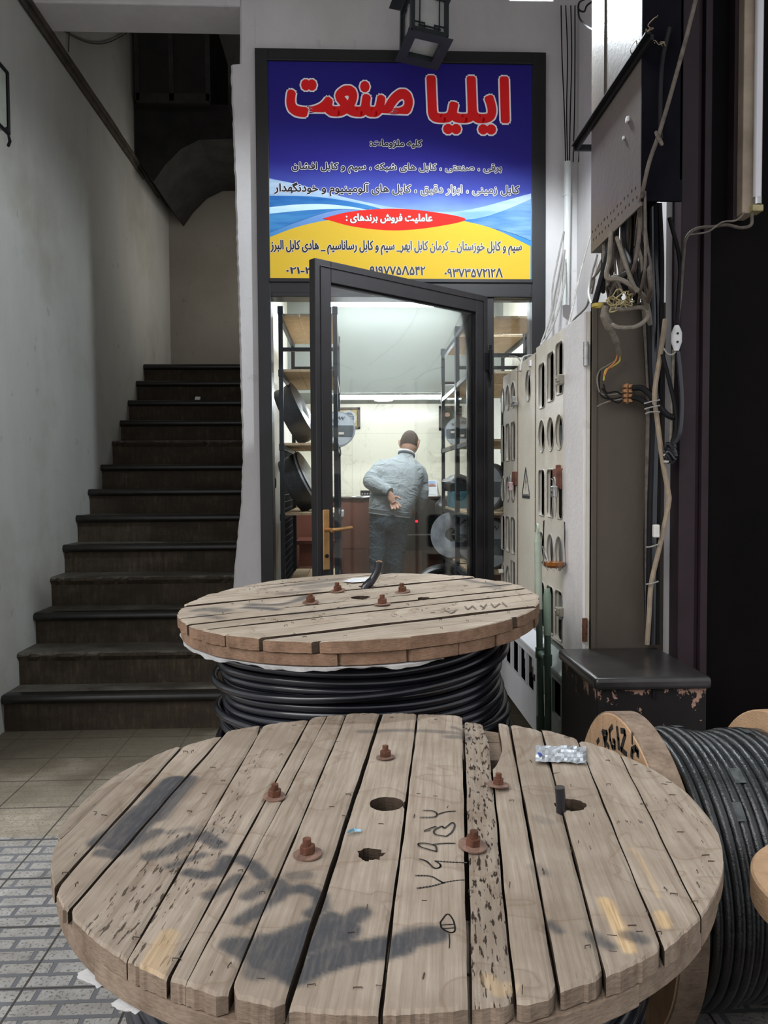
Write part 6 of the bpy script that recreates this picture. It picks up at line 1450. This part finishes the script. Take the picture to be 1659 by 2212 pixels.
# body: one continuous skin including five fingers on each hand
V = [pel, wai, che, nk0, nk1, hd0, hd1, shL, elL, wrL, shR, elR, wrR, hipL, knL, anL, toL, hipR, knR, anR, toR]
Rr = [.125, .12,   .12, .050, .050, .068, .078, .045, .040, .027, .045, .040, .027, .085, .058, .042, .03, .085, .058, .042, .03]
E_ = [(0, 1), (1, 2), (2, 3), (3, 4), (4, 5), (5, 6), (2, 7), (7, 8), (8, 9), (2, 10), (10, 11), (11, 12), (0, 13), (13, 14), (14, 15), (15, 16), (0, 17), (17, 18), (18, 19), (19, 20)]
def add_hand(w, idx, fwd, side, up, curl):
    """palm plus five fingers; fwd along the palm, side towards the thumb, up out of the palm"""
    fwd, side, up = fwd*.88, side*.88, up*.88
    pc = w+fwd*.050; V.append(pc); Rr.append((.036, .019)); ip = len(V)-1; E_.append((idx, ip))
    for k, (sd, L) in enumerate(((.034, .072), (.012, .080), (-.011, .075), (-.032, .060))):
        b = w+fwd*.098+side*sd; V.append(b); Rr.append(.0108); E_.append((ip, len(V)-1)); d1 = (fwd*math.cos(curl)+up*math.sin(curl)+side*sd*5)*.95; d2 = (fwd*math.cos(curl*2.3+.12*k)+up*math.sin(curl*2.3+.12*k)+side*sd*4)*.95
        V.append(b+d1*L*.55); Rr.append(.0098); E_.append((len(V)-2, len(V)-1)); V.append(V[-1]+d2*L*.5); Rr.append(.0088); E_.append((len(V)-2, len(V)-1))
    b = w+fwd*.034+side*.034; V.append(b); Rr.append(.013); E_.append((ip, len(V)-1)); V.append(b+(fwd*.55+side*.75+up*.35)*.038); Rr.append(.0115); E_.append((len(V)-2, len(V)-1)); V.append(V[-1]+(fwd*.9+side*.2+up*.45)*.032); Rr.append(.0095); E_.append((len(V)-2, len(V)-1))
f_ = Vector((.40, -.12, -.90)).normalized(); u_ = Vector((.05, -1, .10)); u_ = (u_-f_*u_.dot(f_)).normalized(); s_ = f_.cross(u_).normalized()
if s_.z < 0: s_ = -s_
wr_h = wrL+f_*.028; 
add_hand(wr_h, 9, f_, s_, u_, .42)
f2 = Vector((-.15, .95, -.1)).normalized(); u2 = Vector((0, -.1, -1)); u2 = (u2-f2*u2.dot(f2)).normalized(); add_hand(wrR, 12, f2, Vector((-1, 0, 0)), u2, .5)
me = skin(V, E_, Rr, 0, 1)
m = MB(); m.mesh(me)
# head shaped as part of the body mesh
hc = (hd0+hd1)/2+Vector((0, .01, .012)); ax_u = Vector((.12, .38, .92)).normalized(); ax_f = Vector((.28, .88, -.40)); ax_f = (ax_f-ax_u*ax_f.dot(ax_u)).normalized(); ax_s = ax_f.cross(ax_u)
def headpt(s, f, u): return hc+ax_s*s+ax_f*f+ax_u*u
def head_surface(scale=1.0, cut=None):
    vs = []; fs = []; NU, NV = 28, 20
    for j in range(NV+1):
        th = PI*j/NV
        for i in range(NU):
            ph = 2*PI*i/NU; x, y, z = math.sin(th)*math.cos(ph), math.sin(th)*math.sin(ph), math.cos(th)
            w = .077*(1-.22*max(0, -z)**2); d = .098*(1-.10*max(0, -z)); hgt = .115
            fx = d*y
            if y > 0 and z < 0: fx *= 1-.10*z*z
            if y > .8: fx += .020*math.exp(-((z+.12)/.22)**2)*math.exp(-(x/.16)**2)+.006*math.exp(-((z+.55)/.1)**2)*math.exp(-(x/.35)**2)-.006*math.exp(-((z-.08)/.1)**2)*math.exp(-((abs(x)-.35)/.15)**2)
            vs.append(headpt(w*x*scale, fx*scale, hgt*z*scale))
    for j in range(NV):
        for i in range(NU): fs.append((j*NU+i, j*NU+(i+1) % NU, (j+1)*NU+(i+1) % NU, (j+1)*NU+i))
    return vs, fs
vs, fs = head_surface(); m.add(vs, fs)
for sg in (-1, 1):   # ears
    for_ = [headpt(sg*(.076+.012*math.sin(t_)), -.002-.022*math.cos(t_), -.012+.032*math.sin(2*t_-PI/2)*.0+.034*math.cos(t_*2)) for t_ in [PI*i/8 for i in range(9)]]
    m.tube([headpt(sg*.074, .012, .02), headpt(sg*.084, -.006, .034), headpt(sg*.090, -.024, .022), headpt(sg*.086, -.022, -.008), headpt(sg*.078, -.006, -.034), headpt(sg*.074, .008, -.02)], [.006, .007, .008, .008, .008, .006], 8)
tmp = bpy.data.meshes.new('tmp'); tmp.from_pydata([tuple(v) for v in m.v], [], m.f); to = bpy.data.objects.new('tmp', tmp); COL.objects.link(to)
rmd = to.modifiers.new('r', 'REMESH'); rmd.mode = 'VOXEL'; rmd.voxel_size = .0042; rmd.use_smooth_shade = True
bpy.context.view_layer.update(); bme = bpy.data.meshes.new_from_object(to.evaluated_get(bpy.context.evaluated_depsgraph_get())); bpy.data.objects.remove(to)
m = MB(); m.mesh(bme); obj('body', m, M_skin, man, smooth=True, ang=80, fix=False)
# hair: a close cap over back and top of the skull
vs, fs = head_surface(1.045); m = MB()
keep = [f for f in fs if all(((vs[i]-hc).dot(ax_u) > .018 + .55*max(0, (vs[i]-hc).dot(ax_f)) if (vs[i]-hc).dot(ax_f) > -.02 else (vs[i]-hc).dot(ax_u) > -.052) for i in f)]
m.add(vs, keep); obj('hair', m, M_hair, man, smooth=True, ang=80)
def remeshed(parts, vox, extra=None):
    m = MB()
    for me_ in parts: m.mesh(me_)
    if extra: m.add(*extra)
    tmp = bpy.data.meshes.new('tmp'); tmp.from_pydata([tuple(v) for v in m.v], [], m.f); to = bpy.data.objects.new('tmp', tmp); COL.objects.link(to)
    r_ = to.modifiers.new('r', 'REMESH'); r_.mode = 'VOXEL'; r_.voxel_size = vox; r_.use_smooth_shade = True
    s2 = to.modifiers.new('s', 'SMOOTH'); s2.factor = .5; s2.iterations = 6
    bpy.context.view_layer.update(); o2 = bpy.data.meshes.new_from_object(to.evaluated_get(bpy.context.evaluated_depsgraph_get())); bpy.data.objects.remove(to)
    k = MB(); k.mesh(o2); return k
# sweatshirt: torso as stacked outlines, sleeves as tapered tubes
def torso():
    rows = [(1108, 797, 886, 6.50, .150), (1102, 796, 888, 6.50, .162), (1085, 797, 896, 6.50, .168), (1062, 800, 905, 6.52, .170), (1040, 806, 912, 6.55, .172), (1018, 812, 916, 6.585, .165), (1002, 818, 913, 6.62, .145), (993, 832, 904, 6.645, .118), (986, 854, 894, 6.67, .080), (982, 862, 893, 6.685, .072), (977, 864, 892, 6.69, .066)]
    vs = []; fs = []; n = 32
    for y, xl, xr, Y, d in rows:
        tl = (y-1108)*-.0
        a, b = AY(xl, y+(-3 if y > 1080 else 0), Y), AY(xr, y+(8 if y > 1050 else 5), Y); c = (a+b)/2; h = (b-a)/2
        for k in range(n):
            t_ = 2*PI*k/n; cs_, sn = math.cos(t_), math.sin(t_); e = .8
            vs.append(c+h*(abs(cs_)**e*(1 if cs_ > 0 else -1))+Vector((0, d*.92*(abs(sn)**e*(1 if sn > 0 else -1)), 0)))
    for j in range(len(rows)-1):
        for k in range(n): fs.append((j*n+k, j*n+(k+1) % n, (j+1)*n+(k+1) % n, (j+1)*n+k))
    fs += [list(range(n))[::-1], [(len(rows)-1)*n+k for k in range(n)]]
    return vs, fs
def fold_tube(pts, rads, seed, n=16):
    c = spline(pts, 10); L = len(c); rr_ = []; rnd = random.Random(seed); ph = rnd.uniform(0, 6)
    for i in range(L):
        f = i/(L-1)*(len(rads)-1); k = min(int(f), len(rads)-2); r_ = rads[k]+(rads[k+1]-rads[k])*(f-k); rr_.append(r_*(1+.022*math.sin(i*1.25+ph)+.015*math.sin(i*.7+2*ph)))
    m = MB(); m.tube(c, rr_, n); me_ = bpy.data.meshes.new('tmp'); me_.from_pydata([tuple(v) for v in m.v], [], m.f); return me_
slL = fold_tube([P_(848, 1016, 6.60), P_(826, 1011, 6.60), (shL+elL)/2+Vector((-.01, -.01, .01)), elL, (elL+wrL)/2, wrL], [.072, .074, .072, .068, .057, .045], 1)
slR = fold_tube([P_(884, 1022, 6.64), P_(903, 1022, 6.64), (shR+elR)/2+Vector((.012, 0, 0)), elR, (elR+wrR)/2, wrR], [.074, .076, .072, .066, .056, .046], 4)
k = remeshed([slL, slR], .011, torso())
swt = obj('sweatshirt', k, M_swt, man, smooth=True, ang=80, fix=False)
m = MB()   # ribbed hem, collar and cuff
def hoop(y, xl, xr, Y, d, dy):
    vs = []
    a, b = AY(xl, y-3, Y), AY(xr, y+8, Y); c = (a+b)/2; h = (b-a)/2
    return [c+h*(abs(math.cos(t_))**.8*(1 if math.cos(t_) > 0 else -1))+Vector((0, d*.92*(abs(math.sin(t_))**.8*(1 if math.sin(t_) > 0 else -1)), dy)) for t_ in [2*PI*i/40 for i in range(40)]]
h0, h1 = hoop(1110, 797, 886, 6.50, .152, 0), hoop(1100, 796, 889, 6.50, .166, 0)
m.add(h0+h1, [(i, (i+1) % 40, 40+(i+1) % 40, 40+i) for i in range(40)]); m.tube(h1, .004, 6, True, 0, True); m.tube(h0, .005, 6, True, 0, True); obj('hem_band', m, M_swt, swt, smooth=True)
d_ = (wrL-elL).normalized(); m = MB(); m.tube([wrL-d_*.045, wrL-d_*.04, wrL+d_*.012, wrL+d_*.016], [.047, .050, .044, .040], 18); obj('cuff', m, M_swt, swt, smooth=True)
m = MB(); cc = P_(878, 979, 6.70); ux = Vector((1, 0, -.22)).normalized(); uy = Vector((.0, .9, -.35)).normalized()
m.tube([cc+ux*.064*math.cos(a)+uy*.064*math.sin(a) for a in [2*PI*i/28 for i in range(28)]], .011, 8, True, 0, True); obj('shirt_collar', m, plain('white_shirt_collar', (.66, .69, .72, 1), .8), man, smooth=True)
m = MB(); m.tube([cc+ux*.066*math.cos(a)+uy*.066*math.sin(a)+Vector((0, 0, -.014)) for a in [2*PI*i/28 for i in range(28)]], .010, 8, True, 0, True); obj('collar_rib', m, plain('dark_collar_rib', (.10, .12, .14, 1), .9), swt, smooth=True)
# jeans
lgL = fold_tube([P_(825, 1112, 6.50), hipL, (hipL+knL)/2, knL, (knL+anL)/2, anL], [.10, .098, .080, .068, .066, .064], 6)
lgR = fold_tube([P_(858, 1114, 6.50), hipR, (hipR+knR)/2, knR, (knR+anR)/2, anR], [.10, .098, .080, .068, .066, .064], 9)
def seat():
    vs = []; fs = []; n = 28; rows = [(1098, 802, 884, .135), (1112, 800, 885, .145), (1130, 800, 884, .155), (1142, 802, 883, .135), (1150, 806, 879, .10)]
    for y, xl, xr, d in rows:
        a, b = AY(xl, y, 6.5), AY(xr, y, 6.5); c = (a+b)/2; h = (b-a)/2
        for k in range(n):
            t_ = 2*PI*k/n; vs.append(c+h*math.cos(t_)+Vector((0, d*math.sin(t_), 0)))
    for j in range(len(rows)-1):
        for k in range(n): fs.append((j*n+k, j*n+(k+1) % n, (j+1)*n+(k+1) % n, (j+1)*n+k))
    fs += [list(range(n))[::-1], [(len(rows)-1)*n+k for k in range(n)]]
    return vs, fs
k = remeshed([lgL, lgR], .011, seat()); jn = obj('jeans', k, M_jean, man, smooth=True, ang=80, fix=False)
m = MB()
for x, y in ((818, 1140), (858, 1140)):
    c0 = AY(x, y, 6.352); m.tube([c0+Vector((sx*.045, 0 if sz > 0 else .012, sz*.05)) for sx, sz in ((-1, 1), (1, 1), (1, -.6), (0, -1), (-1, -.6))], .0025, 5, True, 0, True)
obj('back_pocket', m, plain('jeans_seam', (.05, .065, .08, 1), .9), jn)
for an, to_ in ((anL, toL), (anR, toR)):
    m = MB(); d_ = (to_-an); m.lathe([(0, 0), (.052, .0), (.056, .02), (.05, .06), (.045, .09)], (an.x, an.y-.01, SF), None, 16)
    m.prism([(.05*math.sin(a)*(1 if True else 1), .02+(.20 if math.cos(a) > 0 else .06)*math.cos(a)) for a in [2*PI*i/20 for i in range(20)]], (an.x, an.y, SF), (1, 0, 0), (0, 1, 0), .06); obj('shoe', m, M_ductdark, man, bevel=.012, smooth=True)
